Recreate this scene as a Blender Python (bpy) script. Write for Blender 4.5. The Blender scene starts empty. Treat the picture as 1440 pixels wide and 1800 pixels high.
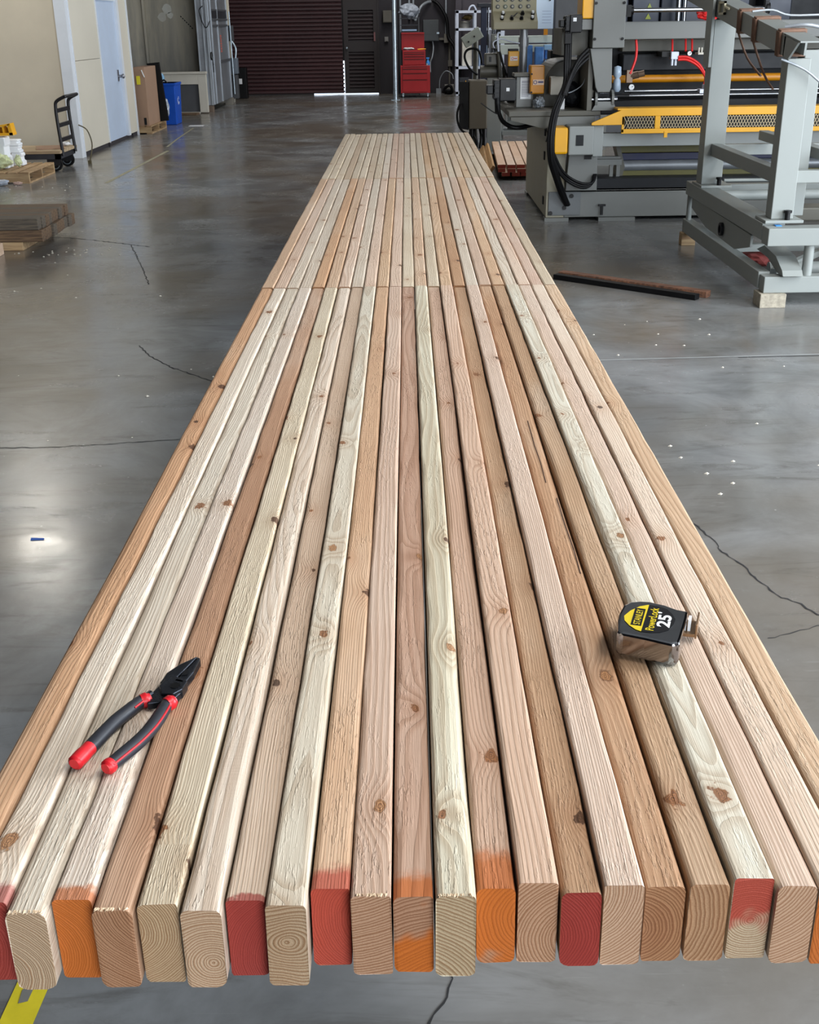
import bpy, bmesh, math, random
from mathutils import Vector, Matrix
random.seed(7)
S = bpy.context.scene
COL = S.collection

# ------------------------------------------------------------------ camera
FPX, CAMZ = 2000.0, 1.62
RX = Vector((0.99990062, -0.01379004, -0.00293002))
RY = Vector((-0.002756, -0.39502625, 0.9186657))
RZ = Vector((-0.01382587, -0.91856633, -0.395025))
cam_d = bpy.data.cameras.new('camera')
cam = bpy.data.objects.new('camera', cam_d); COL.objects.link(cam)
cam_d.sensor_fit = 'VERTICAL'; cam_d.sensor_height = 24; cam_d.sensor_width = 24
cam_d.lens = FPX / 1800 * 24
cam_d.clip_start = 0.05; cam_d.clip_end = 200
mw = Matrix(((RX[0], -RX[1], -RX[2]), (RY[0], -RY[1], -RY[2]), (RZ[0], -RZ[1], -RZ[2]))).to_4x4()
mw.translation = (0, 0, CAMZ)
cam.matrix_world = mw
S.camera = cam

# ------------------------------------------------------------------ light
S.view_settings.view_transform = 'Standard'
S.view_settings.look = 'None'
S.view_settings.gamma = 1
S.view_settings.use_curve_mapping = False
S.view_settings.exposure = 0.0
S.cycles.use_denoising = True
S.cycles.max_bounces = 6
S.cycles.diffuse_bounces = 3
S.cycles.glossy_bounces = 3
S.cycles.transmission_bounces = 4
S.cycles.sample_clamp_indirect = 4
S.cycles.caustics_reflective = False
S.cycles.caustics_refractive = False
W = bpy.data.worlds.new('world'); S.world = W; W.use_nodes = True
bgn = W.node_tree.nodes['Background']
bgn.inputs[0].default_value = (0.74, 0.83, 0.97, 1); bgn.inputs[1].default_value = 2.4
def area(name, loc, target, sx, sy, power, color):
    d = bpy.data.lights.new(name, 'AREA'); d.shape = 'RECTANGLE'; d.size = sx; d.size_y = sy
    d.energy = power; d.color = color
    o = bpy.data.objects.new(name, d); COL.objects.link(o); o.location = loc
    o.rotation_euler = (Vector(target) - Vector(loc)).to_track_quat('-Z', 'Y').to_euler()
    return o
area('dock_door_daylight', (4.2, -6.9, 2.3), (1.5, 3, 0.8), 5.4, 4.2, 800, (0.91, 0.96, 1.0))
area('added_side_daylight', (6.9, 3.0, 2.2), (0, 3.6, 0.9), 6.0, 4.0, 950, (0.84, 0.92, 1.0))  # added area light for daylight from the right, in an assumed unseen door
area('added_side_daylight', (6.9, 16.0, 2.2), (-2, 17.0, 0.9), 6.4, 4.0, 430, (0.95, 0.98, 1.0))  # second added side light, brightens the booth side
for i, (x, y, p) in enumerate(((3.4, -0.8, 215), (4.4, 2.6, 280), (1.5, 14.0, 110), (1.0, 21.0, 150), (0.5, 26.5, 190))):
    area('skylight_daylight', (x, y, 6.45), (x, y, 0), 1.2, 3.0, p, (1.0, 0.98, 0.95))

# ------------------------------------------------------------------ helpers
def lin(r, g, b, a=None):
    f = lambda c: (c / 255 / 12.92) if c / 255 <= 0.04045 else ((c / 255 + 0.055) / 1.055) ** 2.4
    return (f(r), f(g), f(b), 1.0)
class NT:
    """tiny node helper"""
    def __init__(s, name):
        s.m = bpy.data.materials.new(name); s.m.use_nodes = True
        s.t = s.m.node_tree; s.b = s.t.nodes['Principled BSDF']
    def n(s, typ, **kw):
        x = s.t.nodes.new(typ)
        for k, v in kw.items(): setattr(x, k, v)
        return x
    def put(s, sock, v):
        if hasattr(v, 'is_output') or isinstance(v, bpy.types.NodeSocket): s.t.links.new(v, sock)
        elif isinstance(v, (tuple, list)):
            sock.default_value = tuple(v) if len(sock.default_value) == len(v) else tuple(v)[:len(sock.default_value)]
        else: sock.default_value = v
    def math(s, op, a, b=0.0, c=0.0, clamp=False):
        x = s.n('ShaderNodeMath', operation=op, use_clamp=clamp)
        s.put(x.inputs[0], a); s.put(x.inputs[1], b); s.put(x.inputs[2], c); return x.outputs[0]
    def vmath(s, op, a, b=(0, 0, 0)):
        x = s.n('ShaderNodeVectorMath', operation=op); s.put(x.inputs[0], a); s.put(x.inputs[1], b); return x.outputs[0]
    def scale(s, a, f):
        x = s.n('ShaderNodeVectorMath', operation='SCALE'); s.put(x.inputs[0], a); s.put(x.inputs['Scale'], f); return x.outputs[0]
    def mix(s, f, a, b, blend='MIX'):
        x = s.n('ShaderNodeMix', data_type='RGBA', blend_type=blend)
        s.put(x.inputs[0], f); s.put(x.inputs[6], a); s.put(x.inputs[7], b); return x.outputs[2]
    def ramp(s, f, lo, hi, a=0.0, b=1.0):
        x = s.n('ShaderNodeMapRange', interpolation_type='SMOOTHSTEP')
        s.put(x.inputs[0], f); s.put(x.inputs[1], lo); s.put(x.inputs[2], hi); s.put(x.inputs[3], a); s.put(x.inputs[4], b); return x.outputs[0]
    def noise(s, vec, sc, det=2.0, rough=0.5, dist=0.0, w=None):
        x = s.n('ShaderNodeTexNoise', noise_dimensions='4D' if w is not None else '3D')
        s.put(x.inputs['Vector'], vec); x.inputs['Scale'].default_value = sc; x.inputs['Detail'].default_value = det
        x.inputs['Roughness'].default_value = rough; x.inputs['Distortion'].default_value = dist
        if w is not None: s.put(x.inputs['W'], w)
        return x.outputs[0]
    def obj(s): return s.n('ShaderNodeTexCoord').outputs['Object']
    def pos(s): return s.n('ShaderNodeNewGeometry').outputs['Position']
    def attr(s, name, out=0):
        x = s.n('ShaderNodeAttribute', attribute_type='OBJECT', attribute_name=name); return x.outputs[out]
    def xyz(s, v):
        x = s.n('ShaderNodeSeparateXYZ'); s.put(x.inputs[0], v); return x.outputs
    def comb(s, x_, y_, z_):
        x = s.n('ShaderNodeCombineXYZ'); s.put(x.inputs[0], x_); s.put(x.inputs[1], y_); s.put(x.inputs[2], z_); return x.outputs[0]
    def bump(s, h, strength=0.3, dist=0.001):
        x = s.n('ShaderNodeBump'); s.put(x.inputs['Height'], h); x.inputs['Strength'].default_value = strength
        x.inputs['Distance'].default_value = dist; s.t.links.new(x.outputs[0], s.b.inputs['Normal']); return x
    def out(s, color=None, rough=None, metal=None):
        if color is not None: s.put(s.b.inputs['Base Color'], color)
        if rough is not None: s.put(s.b.inputs['Roughness'], rough)
        if metal is not None: s.put(s.b.inputs['Metallic'], metal)
        return s.m
def paint(name, rgb, rough=0.5, metal=0.0, var=0.12, sc=4.0, bump=0.0, bsc=60, spec=0.5):
    """plain coated surface with faint mottling and wear"""
    t = NT(name); p = t.obj()
    c = lin(*rgb)
    d = tuple(x * (1 - var) for x in c[:3]) + (1,); l = tuple(min(1, x * (1 + var)) for x in c[:3]) + (1,)
    f = t.noise(p, sc, 5, 0.6)
    t.out(t.mix(t.ramp(f, 0.3, 0.7), d, l), t.ramp(f, 0.3, 0.7, rough * 0.88, min(1, rough * 1.12)), metal)
    t.b.inputs['Specular IOR Level'].default_value = spec
    if bump: t.bump(t.noise(p, bsc, 3), bump, 0.002)
    return t.m

class MB:
    """collects shapes in world coordinates, links them as ONE mesh object"""
    def __init__(s): s.v = []; s.f = []; s.sm = []
    def add(s, vs, fs, smooth=False):
        o = len(s.v); s.v += [Vector(v) for v in vs]
        s.f += [tuple(i + o for i in f) for f in fs]; s.sm += [smooth] * len(fs); return s
    def box(s, x0, x1, y0, y1, z0, z1, rot=None, piv=None):
        vs = [Vector((x, y, z)) for x in (x0, x1) for y in (y0, y1) for z in (z0, z1)]
        if rot is not None:
            c = Vector(piv) if piv is not None else Vector(((x0 + x1) / 2, (y0 + y1) / 2, (z0 + z1) / 2))
            vs = [rot @ (v - c) + c for v in vs]
        return s.add(vs, [(0, 1, 3, 2), (4, 6, 7, 5), (0, 4, 5, 1), (2, 3, 7, 6), (0, 2, 6, 4), (1, 5, 7, 3)])
    def bar(s, a, b, w, h, up=(0, 0, 1)):
        a = Vector(a); b = Vector(b); d = (b - a).normalized(); u = Vector(up)
        if abs(d.dot(u)) > 0.98: u = Vector((0, 1, 0))
        sd = d.cross(u).normalized(); u = sd.cross(d)
        vs = [p + sd * (i * w / 2) + u * (j * h / 2) for p in (a, b) for i, j in ((-1, -1), (1, -1), (1, 1), (-1, 1))]
        return s.add(vs, [(0, 3, 2, 1), (4, 5, 6, 7), (0, 1, 5, 4), (1, 2, 6, 5), (2, 3, 7, 6), (3, 0, 4, 7)])
    def cyl(s, a, b, r, n=16, r2=None, caps=True):
        a = Vector(a); b = Vector(b); d = (b - a).normalized(); r2 = r if r2 is None else r2
        u = d.orthogonal().normalized(); w = d.cross(u)
        ring = lambda c, rr: [c + (u * math.cos(2 * math.pi * i / n) + w * math.sin(2 * math.pi * i / n)) * rr for i in range(n)]
        s.add(ring(a, r) + ring(b, r2), [(i, (i + 1) % n, n + (i + 1) % n, n + i) for i in range(n)], True)
        if caps:
            s.add(ring(a, r), [tuple(reversed(range(n)))]); s.add(ring(b, r2), [tuple(range(n))])
        return s
    def ring(s, a, b, ro, ri, n=20):
        """short hollow tube from a to b"""
        a = Vector(a); b = Vector(b); d = (b - a).normalized(); u = d.orthogonal().normalized(); w = d.cross(u)
        rg = lambda c, rr: [c + (u * math.cos(2 * math.pi * i / n) + w * math.sin(2 * math.pi * i / n)) * rr for i in range(n)]
        vs = rg(a, ro) + rg(b, ro) + rg(b, ri) + rg(a, ri)
        return s.add(vs, [(k * n + i, k * n + (i + 1) % n, ((k + 1) % 4) * n + (i + 1) % n, ((k + 1) % 4) * n + i) for k in range(4) for i in range(n)], False)
    def tube(s, pts, r, n=8, smooth=4):
        P = [Vector(p) for p in pts]
        if smooth and len(P) > 2:                      # catmull-rom
            Q = []
            for i in range(len(P) - 1):
                p0 = P[max(i - 1, 0)]; p1 = P[i]; p2 = P[i + 1]; p3 = P[min(i + 2, len(P) - 1)]
                for k in range(smooth):
                    t = k / smooth
                    Q.append(0.5 * ((2 * p1) + (p2 - p0) * t + (2 * p0 - 5 * p1 + 4 * p2 - p3) * t * t + (3 * p1 - p0 - 3 * p2 + p3) * t ** 3))
            P = Q + [P[-1]]
        vs = []; u = None
        for i, p in enumerate(P):
            d = (P[min(i + 1, len(P) - 1)] - P[max(i - 1, 0)]).normalized()
            u = d.orthogonal().normalized() if u is None else (u - d * u.dot(d)).normalized()
            w = d.cross(u)
            rr = r[min(len(r) - 1, i * len(r) // len(P))] if isinstance(r, (list, tuple)) else r
            vs += [p + (u * math.cos(2 * math.pi * k / n) + w * math.sin(2 * math.pi * k / n)) * rr for k in range(n)]
        m = len(P)
        fs = [(i * n + k, i * n + (k + 1) % n, (i + 1) * n + (k + 1) % n, (i + 1) * n + k) for i in range(m - 1) for k in range(n)]
        s.add(vs, fs, True)
        s.add(vs[:n], [tuple(reversed(range(n)))]); s.add(vs[-n:], [tuple(range(n))]); return s
    def prism(s, poly, ax, lo, hi):
        """polygon in the plane across axis ax ('x': (y,z), 'y': (x,z), 'z': (x,y)), pushed from lo to hi"""
        mk = {'x': lambda p, t: (t, p[0], p[1]), 'y': lambda p, t: (p[0], t, p[1]), 'z': lambda p, t: (p[0], p[1], t)}[ax]
        n = len(poly); vs = [mk(p, lo) for p in poly] + [mk(p, hi) for p in poly]
        return s.add(vs, [tuple(range(n)), tuple(reversed(range(n, 2 * n)))] + [(i, n + i, n + (i + 1) % n, (i + 1) % n) for i in range(n)])
    def lathe(s, c, prof, n=20, axis=(0, 0, 1)):
        c = Vector(c); d = Vector(axis).normalized(); u = d.orthogonal().normalized(); w = d.cross(u); m = len(prof)
        vs = [c + d * h + (u * math.cos(2 * math.pi * k / n) + w * math.sin(2 * math.pi * k / n)) * r for r, h in prof for k in range(n)]
        s.add(vs, [(i * n + k, i * n + (k + 1) % n, (i + 1) * n + (k + 1) % n, (i + 1) * n + k) for i in range(m - 1) for k in range(n)], True)
        s.add(vs[:n], [tuple(reversed(range(n)))]); s.add(vs[-n:], [tuple(range(n))]); return s
    def build(s, name, mat, parent=None, bevel=0.0, loc=None, label=None):
        if parent is not None:
            off = Vector(parent['wl']) if 'wl' in parent else Vector((0, 0, 0))
        else:
            xs = [v.x for v in s.v]; ys = [v.y for v in s.v]; zs = [v.z for v in s.v]
            off = Vector(loc) if loc is not None else Vector(((min(xs) + max(xs)) / 2, (min(ys) + max(ys)) / 2, min(zs)))
        me = bpy.data.meshes.new(name)
        me.from_pydata([v - off for v in s.v], [], s.f)
        me.polygons.foreach_set('use_smooth', s.sm); me.update()
        bm = bmesh.new(); bm.from_mesh(me); bmesh.ops.recalc_face_normals(bm, faces=bm.faces); bm.to_mesh(me); bm.free()
        me.materials.append(mat)
        o = bpy.data.objects.new(name, me); COL.objects.link(o)
        if parent is not None: o.parent = parent
        else: o.location = off
        o['wl'] = tuple(off)
        if bevel:
            b = o.modifiers.new('bevel', 'BEVEL'); b.width = bevel; b.segments = 2; b.limit_method = 'ANGLE'; b.angle_limit = math.radians(40)
        if label: o['label'] = label
        return o
def tag(o, label, cat, group=None, kind=None):
    if label: o['label'] = label
    if cat: o['category'] = cat
    if group: o['group'] = group
    if kind: o['kind'] = kind
    return o
def thing(name, label, cat, loc, group=None):
    o = bpy.data.objects.new(name, None); COL.objects.link(o); o.location = loc; o.empty_display_size = 0.1
    o['wl'] = tuple(loc); return tag(o, label, cat, group)
def struct(o): o['kind'] = 'structure'; return o
def B(x0, x1, y0, y1, z0, z1, name, mat, parent=None, bevel=0.0, **k):
    return MB().box(x0, x1, y0, y1, z0, z1).build(name, mat, parent, bevel, **k)
def text_mesh(body, size, mat, name, parent, matrix, extrude=0.0004, sx=1.0, bold=0.0):
    c = bpy.data.curves.new(name, 'FONT'); c.body = body; c.size = size; c.extrude = extrude; c.align_x = 'CENTER'; c.align_y = 'CENTER'
    c.offset = bold
    o = bpy.data.objects.new(name, c); COL.objects.link(o)
    dg = bpy.context.evaluated_depsgraph_get(); me = bpy.data.meshes.new_from_object(o.evaluated_get(dg))
    bpy.data.objects.remove(o); bpy.data.curves.remove(c)
    me.materials.clear(); me.materials.append(mat)
    me.transform(matrix @ Matrix.Diagonal((sx, 1, 1, 1)))
    if parent is not None: me.transform(Matrix.Translation(-Vector(parent['wl'])))
    r = bpy.data.objects.new(name, me); COL.objects.link(r); r.parent = parent; r['wl'] = tuple(parent['wl']) if parent is not None else (0, 0, 0)
    return r

# ------------------------------------------------------------------ materials of the setting
def concrete_floor():
    t = NT('polished_concrete'); p = t.pos()
    big = t.noise(p, 0.35, 4, 0.6); mid = t.noise(p, 1.6, 6, 0.65, 0.6); fine = t.noise(p, 22, 5, 0.7)
    st = t.noise(t.vmath('MULTIPLY', p, (1.2, 5.0, 1.0)), 1.3, 6, 0.7, 1.2)
    c = t.mix(t.ramp(mid, 0.3, 0.72), lin(107, 108, 108), lin(138, 140, 141))
    c = t.mix(t.math('MULTIPLY', t.ramp(big, 0.40, 0.60), 0.75), c, lin(104, 94, 80))
    c = t.mix(t.math('MULTIPLY', t.ramp(st, 0.50, 0.72), 0.55), c, lin(76, 73, 67))
    c = t.mix(t.math('MULTIPLY', t.ramp(fine, 0.55, 0.8), 0.25), c, lin(132, 132, 131))
    # pale scuffs and specks
    sp = t.n('ShaderNodeTexVoronoi'); t.put(sp.inputs['Vector'], p); sp.inputs['Scale'].default_value = 9
    c = t.mix(t.ramp(sp.outputs['Distance'], 0.02, 0.045, 0.75, 0.0), c, lin(160, 160, 156))
    sc = t.noise(t.vmath('MULTIPLY', p, (0.6, 9.0, 1.0)), 4.0, 2, 0.5, 2.5)
    c = t.mix(t.math('MULTIPLY', t.ramp(sc, 0.68, 0.8), 0.3), c, lin(140, 140, 138))
    r = t.math('ADD', t.ramp(mid, 0.3, 0.75, 0.16, 0.30), t.ramp(st, 0.5, 0.8, 0.0, 0.08))
    t.out(c, r)
    t.bump(t.math('ADD', t.math('MULTIPLY', fine, 0.3), t.noise(p, 3.0, 3)), 0.10, 0.01)
    return t.m
M = {}
M['floor'] = concrete_floor()
M['cream_shade'] = paint('cream_panel_shaded', (214, 204, 184), 0.8, var=0.05, sc=1.2)  # booth front: same cream panels as the side, shade put into the colour
M['cream'] = paint('cream_panel', (216, 211, 196), 0.6, var=0.03, sc=1.0)
M['trim_white'] = paint('white_trim', (226, 232, 240), 0.5, var=0.03)
M['door_blue'] = paint('pale_blue_door', (196, 212, 234), 0.45, var=0.03)
def stained_concrete():
    t = NT('stained_wall'); p = t.pos()
    z = t.xyz(p)[2]
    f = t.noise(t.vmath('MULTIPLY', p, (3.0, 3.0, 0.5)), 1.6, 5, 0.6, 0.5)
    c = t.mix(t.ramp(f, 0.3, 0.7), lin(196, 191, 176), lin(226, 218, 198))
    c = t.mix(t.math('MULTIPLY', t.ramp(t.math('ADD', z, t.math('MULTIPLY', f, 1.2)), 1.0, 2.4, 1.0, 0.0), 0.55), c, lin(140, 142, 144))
    t.out(c, 0.85); return t.m
M['conc_wall'] = stained_concrete()
M['dark_wall'] = paint('dark_block_wall', (50, 47, 51), 0.85, var=0.15, sc=1.5)
M['galv'] = paint('galvanised_sheet', (150, 154, 160), 0.42, 0.55, var=0.16, sc=3.0)
M['galv_pole'] = paint('galvanised_pipe', (190, 205, 215), 0.3, 0.8, var=0.1, sc=6.0)
M['maroon'] = paint('maroon_slat_paint', (64, 38, 40), 0.5, var=0.2, sc=0.8)
M['maroon_dark'] = paint('dark_brown_paint', (40, 33, 33), 0.55, var=0.15)
M['ceiling'] = paint('ceiling_deck', (150, 150, 150), 0.8)
M['black'] = paint('black_rubber', (11, 11, 13), 0.5, var=0.2, spec=0.25)
M['black_plastic'] = paint('black_plastic', (11, 12, 15), 0.42, var=0.15, spec=0.3)

# ------------------------------------------------------------------ the setting
FL = struct(B(-9, 13, -9, 33, -0.12, 0, 'floor', M['floor'], loc=(0, 0, 0)))
struct(B(-9, 7.2, -8, 30.4, 6.5, 6.6, 'ceiling', M['ceiling']))
struct(B(-9.2, -9, -8, 30.4, 0, 6.5, 'wall_left', M['dark_wall']))
wr = MB().box(7, 7.2, -8, -0.2, 0, 6.5).box(7, 7.2, 6.2, 12.7, 0, 6.5).box(7, 7.2, 19.3, 30.4, 0, 6.5).box(7, 7.2, -0.2, 6.2, 4.3, 6.5).box(7, 7.2, 12.7, 19.3, 4.3, 6.5)  # unseen wall, its two openings added to hold the side area lights
struct(wr.build('wall_right', M['dark_wall']))
back = MB().box(-9, 1.4, -7.2, -7.0, 0, 6.5).box(6.98, 7.2, -7.2, -7.0, 0, 6.5).box(1.4, 7.0, -7.2, -7.0, 4.6, 6.5)
struct(back.build('wall_back', M['dark_wall']))
# booth in front of the far left corner
struct(B(-9, -4.53, 16.05, 16.15, 0.03, 6.5, 'wall_booth_front', M['cream_shade']))
bs = MB().box(-4.5, -4.40, 16.15, 17.60, 0.06, 1.21).box(-4.5, -4.40, 16.15, 17.60, 1.216, 6.5).box(-4.5, -4.40, 18.93, 19.50, 0.06, 6.5).box(-4.5, -4.40, 17.60, 18.93, 2.02, 6.5)
struct(bs.build('wall_booth_side', M['cream']))
struct(MB().box(-4.535, -4.392, 16.02, 16.15, 0.0, 6.5).box(-4.40, -4.385, 16.15, 16.19, 0.0, 6.5).build('trim_1', M['trim_white']))
struct(B(-4.52, -4.385, 19.50, 19.56, 0.0, 6.5, 'trim_2', M['trim_white']))
struct(MB().box(-4.46, -4.41, 16.2, 19.5, 0.0, 0.055).box(-4.42, -4.385, 17.55, 17.58, 0.0, 0.06).box(-4.42, -4.385, 19.1, 19.13, 0.0, 0.06).build('baseboard_booth', M['dark_wall']))
d1 = struct(B(-4.47, -4.415, 17.64, 18.80, 0.05, 1.98, 'door_1', M['door_blue']))
MB().box(-4.45, -4.375, 18.80, 18.93, 0.05, 2.02).box(-4.45, -4.39, 17.60, 17.64, 0.05, 2.02).box(-4.45, -4.39, 17.64, 18.80, 1.98, 2.02).build('door_frame', M['trim_white'], d1)
MB().cyl((-4.415, 18.62, 0.93), (-4.36, 18.62, 0.93), 0.022).lathe((-4.36, 18.62, 0.93), [(0.012, 0), (0.034, 0.012), (0.034, 0.035), (0.01, 0.05)], 14, (1, 0, 0)).box(-4.416, -4.405, 18.58, 18.66, 0.86, 1.02).build('door_handle', paint('satin_nickel', (150, 150, 155), 0.3, 0.9), d1)
MB().box(-4.416, -4.404, 17.64, 17.70, 1.55, 1.66).box(-4.416, -4.404, 17.64, 17.70, 0.25, 0.36).build('hinge', paint('satin_nickel_hinge', (150, 150, 155), 0.35, 0.9), d1)
# concrete wall behind the booth
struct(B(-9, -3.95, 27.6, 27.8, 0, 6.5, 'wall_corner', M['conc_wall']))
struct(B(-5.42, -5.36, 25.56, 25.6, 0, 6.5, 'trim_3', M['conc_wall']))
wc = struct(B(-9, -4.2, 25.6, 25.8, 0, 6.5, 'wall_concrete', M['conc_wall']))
pl = MB()
for cx, cz, r in ((-4.92, 1.95, 0.10), (-5.03, 1.80, 0.09), (-4.86, 1.83, 0.06)):
    pl.add([(cx + r * (0.85 + 0.3 * random.random()) * math.cos(a * 0.5236), 25.594, cz + r * (0.85 + 0.3 * random.random()) * math.sin(a * 0.5236)) for a in range(12)], [tuple(range(12))])
pl.build('filler_patch', paint('pale_filler', (250, 246, 232), 0.8), wc)
mk = MB()
for k in range(7):
    x, z = -4.64 + k * 0.036, 1.80 - k * 0.037
    mk.bar((x - 0.012, 25.594, z + 0.014), (x + 0.012, 25.594, z - 0.012), 0.012, 0.012).bar((x - 0.012, 25.594, z - 0.01), (x + 0.004, 25.594, z + 0.004), 0.012, 0.010)
mk.build('stencil_mark', M['black'], wc)
MB().bar((-5.39, 25.545, 0.0), (-5.39, 25.545, 6.5), 0.05, 0.05).build('conduit', M['conc_wall'], wc)
# far wall with the roll-up door and its pass door
far = MB().box(-9, -4.5, 30.2, 30.4, 0, 6.5).box(-0.66, 7.2, 30.2, 30.4, 0, 6.5).box(-4.5, -0.66, 30.2, 30.4, 5.2, 6.5)
struct(far.build('wall_far', M['dark_wall']))
d2 = struct(B(-4.5, -4.3, 30.1, 30.26, 0, 5.2, 'door_2', M['maroon_dark']))
sl = MB(); z = 0.03; n = 0
while z < 5.2:
    x0 = -4.32; x1 = -1.57
    # curved slat: three faces bowed towards the room
    sl.add([(x0, 30.20, z), (x0, 30.165, z + 0.02), (x0, 30.165, z + 0.06), (x0, 30.20, z + 0.085), (x1, 30.20, z), (x1, 30.165, z + 0.02), (x1, 30.165, z + 0.06), (x1, 30.20, z + 0.085)],
           [(0, 1, 5, 4), (1, 2, 6, 5), (2, 3, 7, 6)])
    z += 0.09; n += 1
sl.box(-4.32, -1.57, 30.2, 30.22, 0.03, 5.2)
o = sl.build('slat_curtain', M['maroon'], d2); o['kind'] = 'stuff'
d3 = struct(B(-1.53, -1.42, 30.12, 30.2, 0.03, 2.25, 'door_3', M['maroon_dark']))
MB().box(-0.80, -0.70, 30.12, 30.2, 0.03, 2.25).box(-1.42, -0.80, 30.12, 30.2, 0.03, 0.14).box(-1.42, -0.80, 30.12, 30.2, 0.98, 1.20).box(-1.42, -0.80, 30.12, 30.2, 1.92, 2.25).build('door_frame', M['maroon_dark'], d3)
lv = MB(); z = 0.14
while z < 1.9:
    if not 0.95 < z < 1.2:
        lv.add([(-1.42, 30.2, z), (-1.42, 30.16, z + 0.02), (-1.42, 30.16, z + 0.055), (-1.42, 30.2, z + 0.08), (-0.80, 30.2, z), (-0.80, 30.16, z + 0.02), (-0.80, 30.16, z + 0.055), (-0.80, 30.2, z + 0.08)], [(0, 1, 5, 4), (1, 2, 6, 5), (2, 3, 7, 6)])
    z += 0.085
lv.box(-1.42, -0.80, 30.2, 30.21, 0.14, 1.95)
lv.build('slat_panel', paint('brown_slat_paint', (48, 37, 38), 0.5, var=0.15), d3)['kind'] = 'stuff'
MB().lathe((-1.46, 30.12, 1.07), [(0.012, 0), (0.012, 0.03), (0.03, 0.04), (0.03, 0.06), (0.01, 0.07)], 12, (0, -1, 0)).build('door_handle', M['galv_pole'], d3)
MB().box(-0.795, -0.755, 30.085, 30.12, 1.22, 1.42).build('push_bar', paint('dull_red_bar', (128, 84, 84), 0.5), d3)
# the gap beside the pass door is closed above knee height and striped by the slat ends below it
gp = MB().box(-1.57, -1.53, 30.2, 30.25, 0.78, 5.2).box(-1.53, -0.66, 30.15, 30.25, 2.25, 5.2).box(-0.70, -0.66, 30.1, 30.25, 0, 2.25)
for k in range(8): gp.box(-1.57, -1.545, 30.2, 30.25, 0.05 + k * 0.09, 0.085 + k * 0.09)
struct(gp.build('trim_4', M['maroon_dark']))
struct(MB().box(-4.3, -2.32, 30.19, 30.25, 0.0, 0.035).build('trim_5', M['maroon_dark']))

hb_ = thing('high_bay_lamp', 'round high bay lamp hanging from the ceiling in front of the booth', 'lamp', (-5.1, 14.3, 4.9))
MB().lathe((-5.1, 14.3, 4.9), [(0.40, 0.0), (0.38, 0.06), (0.14, 0.22), (0.05, 0.30), (0.0, 0.31)], 24).cyl((-5.1, 14.3, 5.2), (-5.1, 14.3, 6.5), 0.012, 8).build('housing', M['galv'], hb_)
em = NT('lamp_lens'); em.b.inputs['Emission Color'].default_value = (1.0, 0.95, 0.85, 1); em.b.inputs['Emission Strength'].default_value = 55
MB().cyl((-5.1, 14.3, 4.885), (-5.1, 14.3, 4.9), 0.36, 24).build('lens', em.m, hb_)

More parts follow.
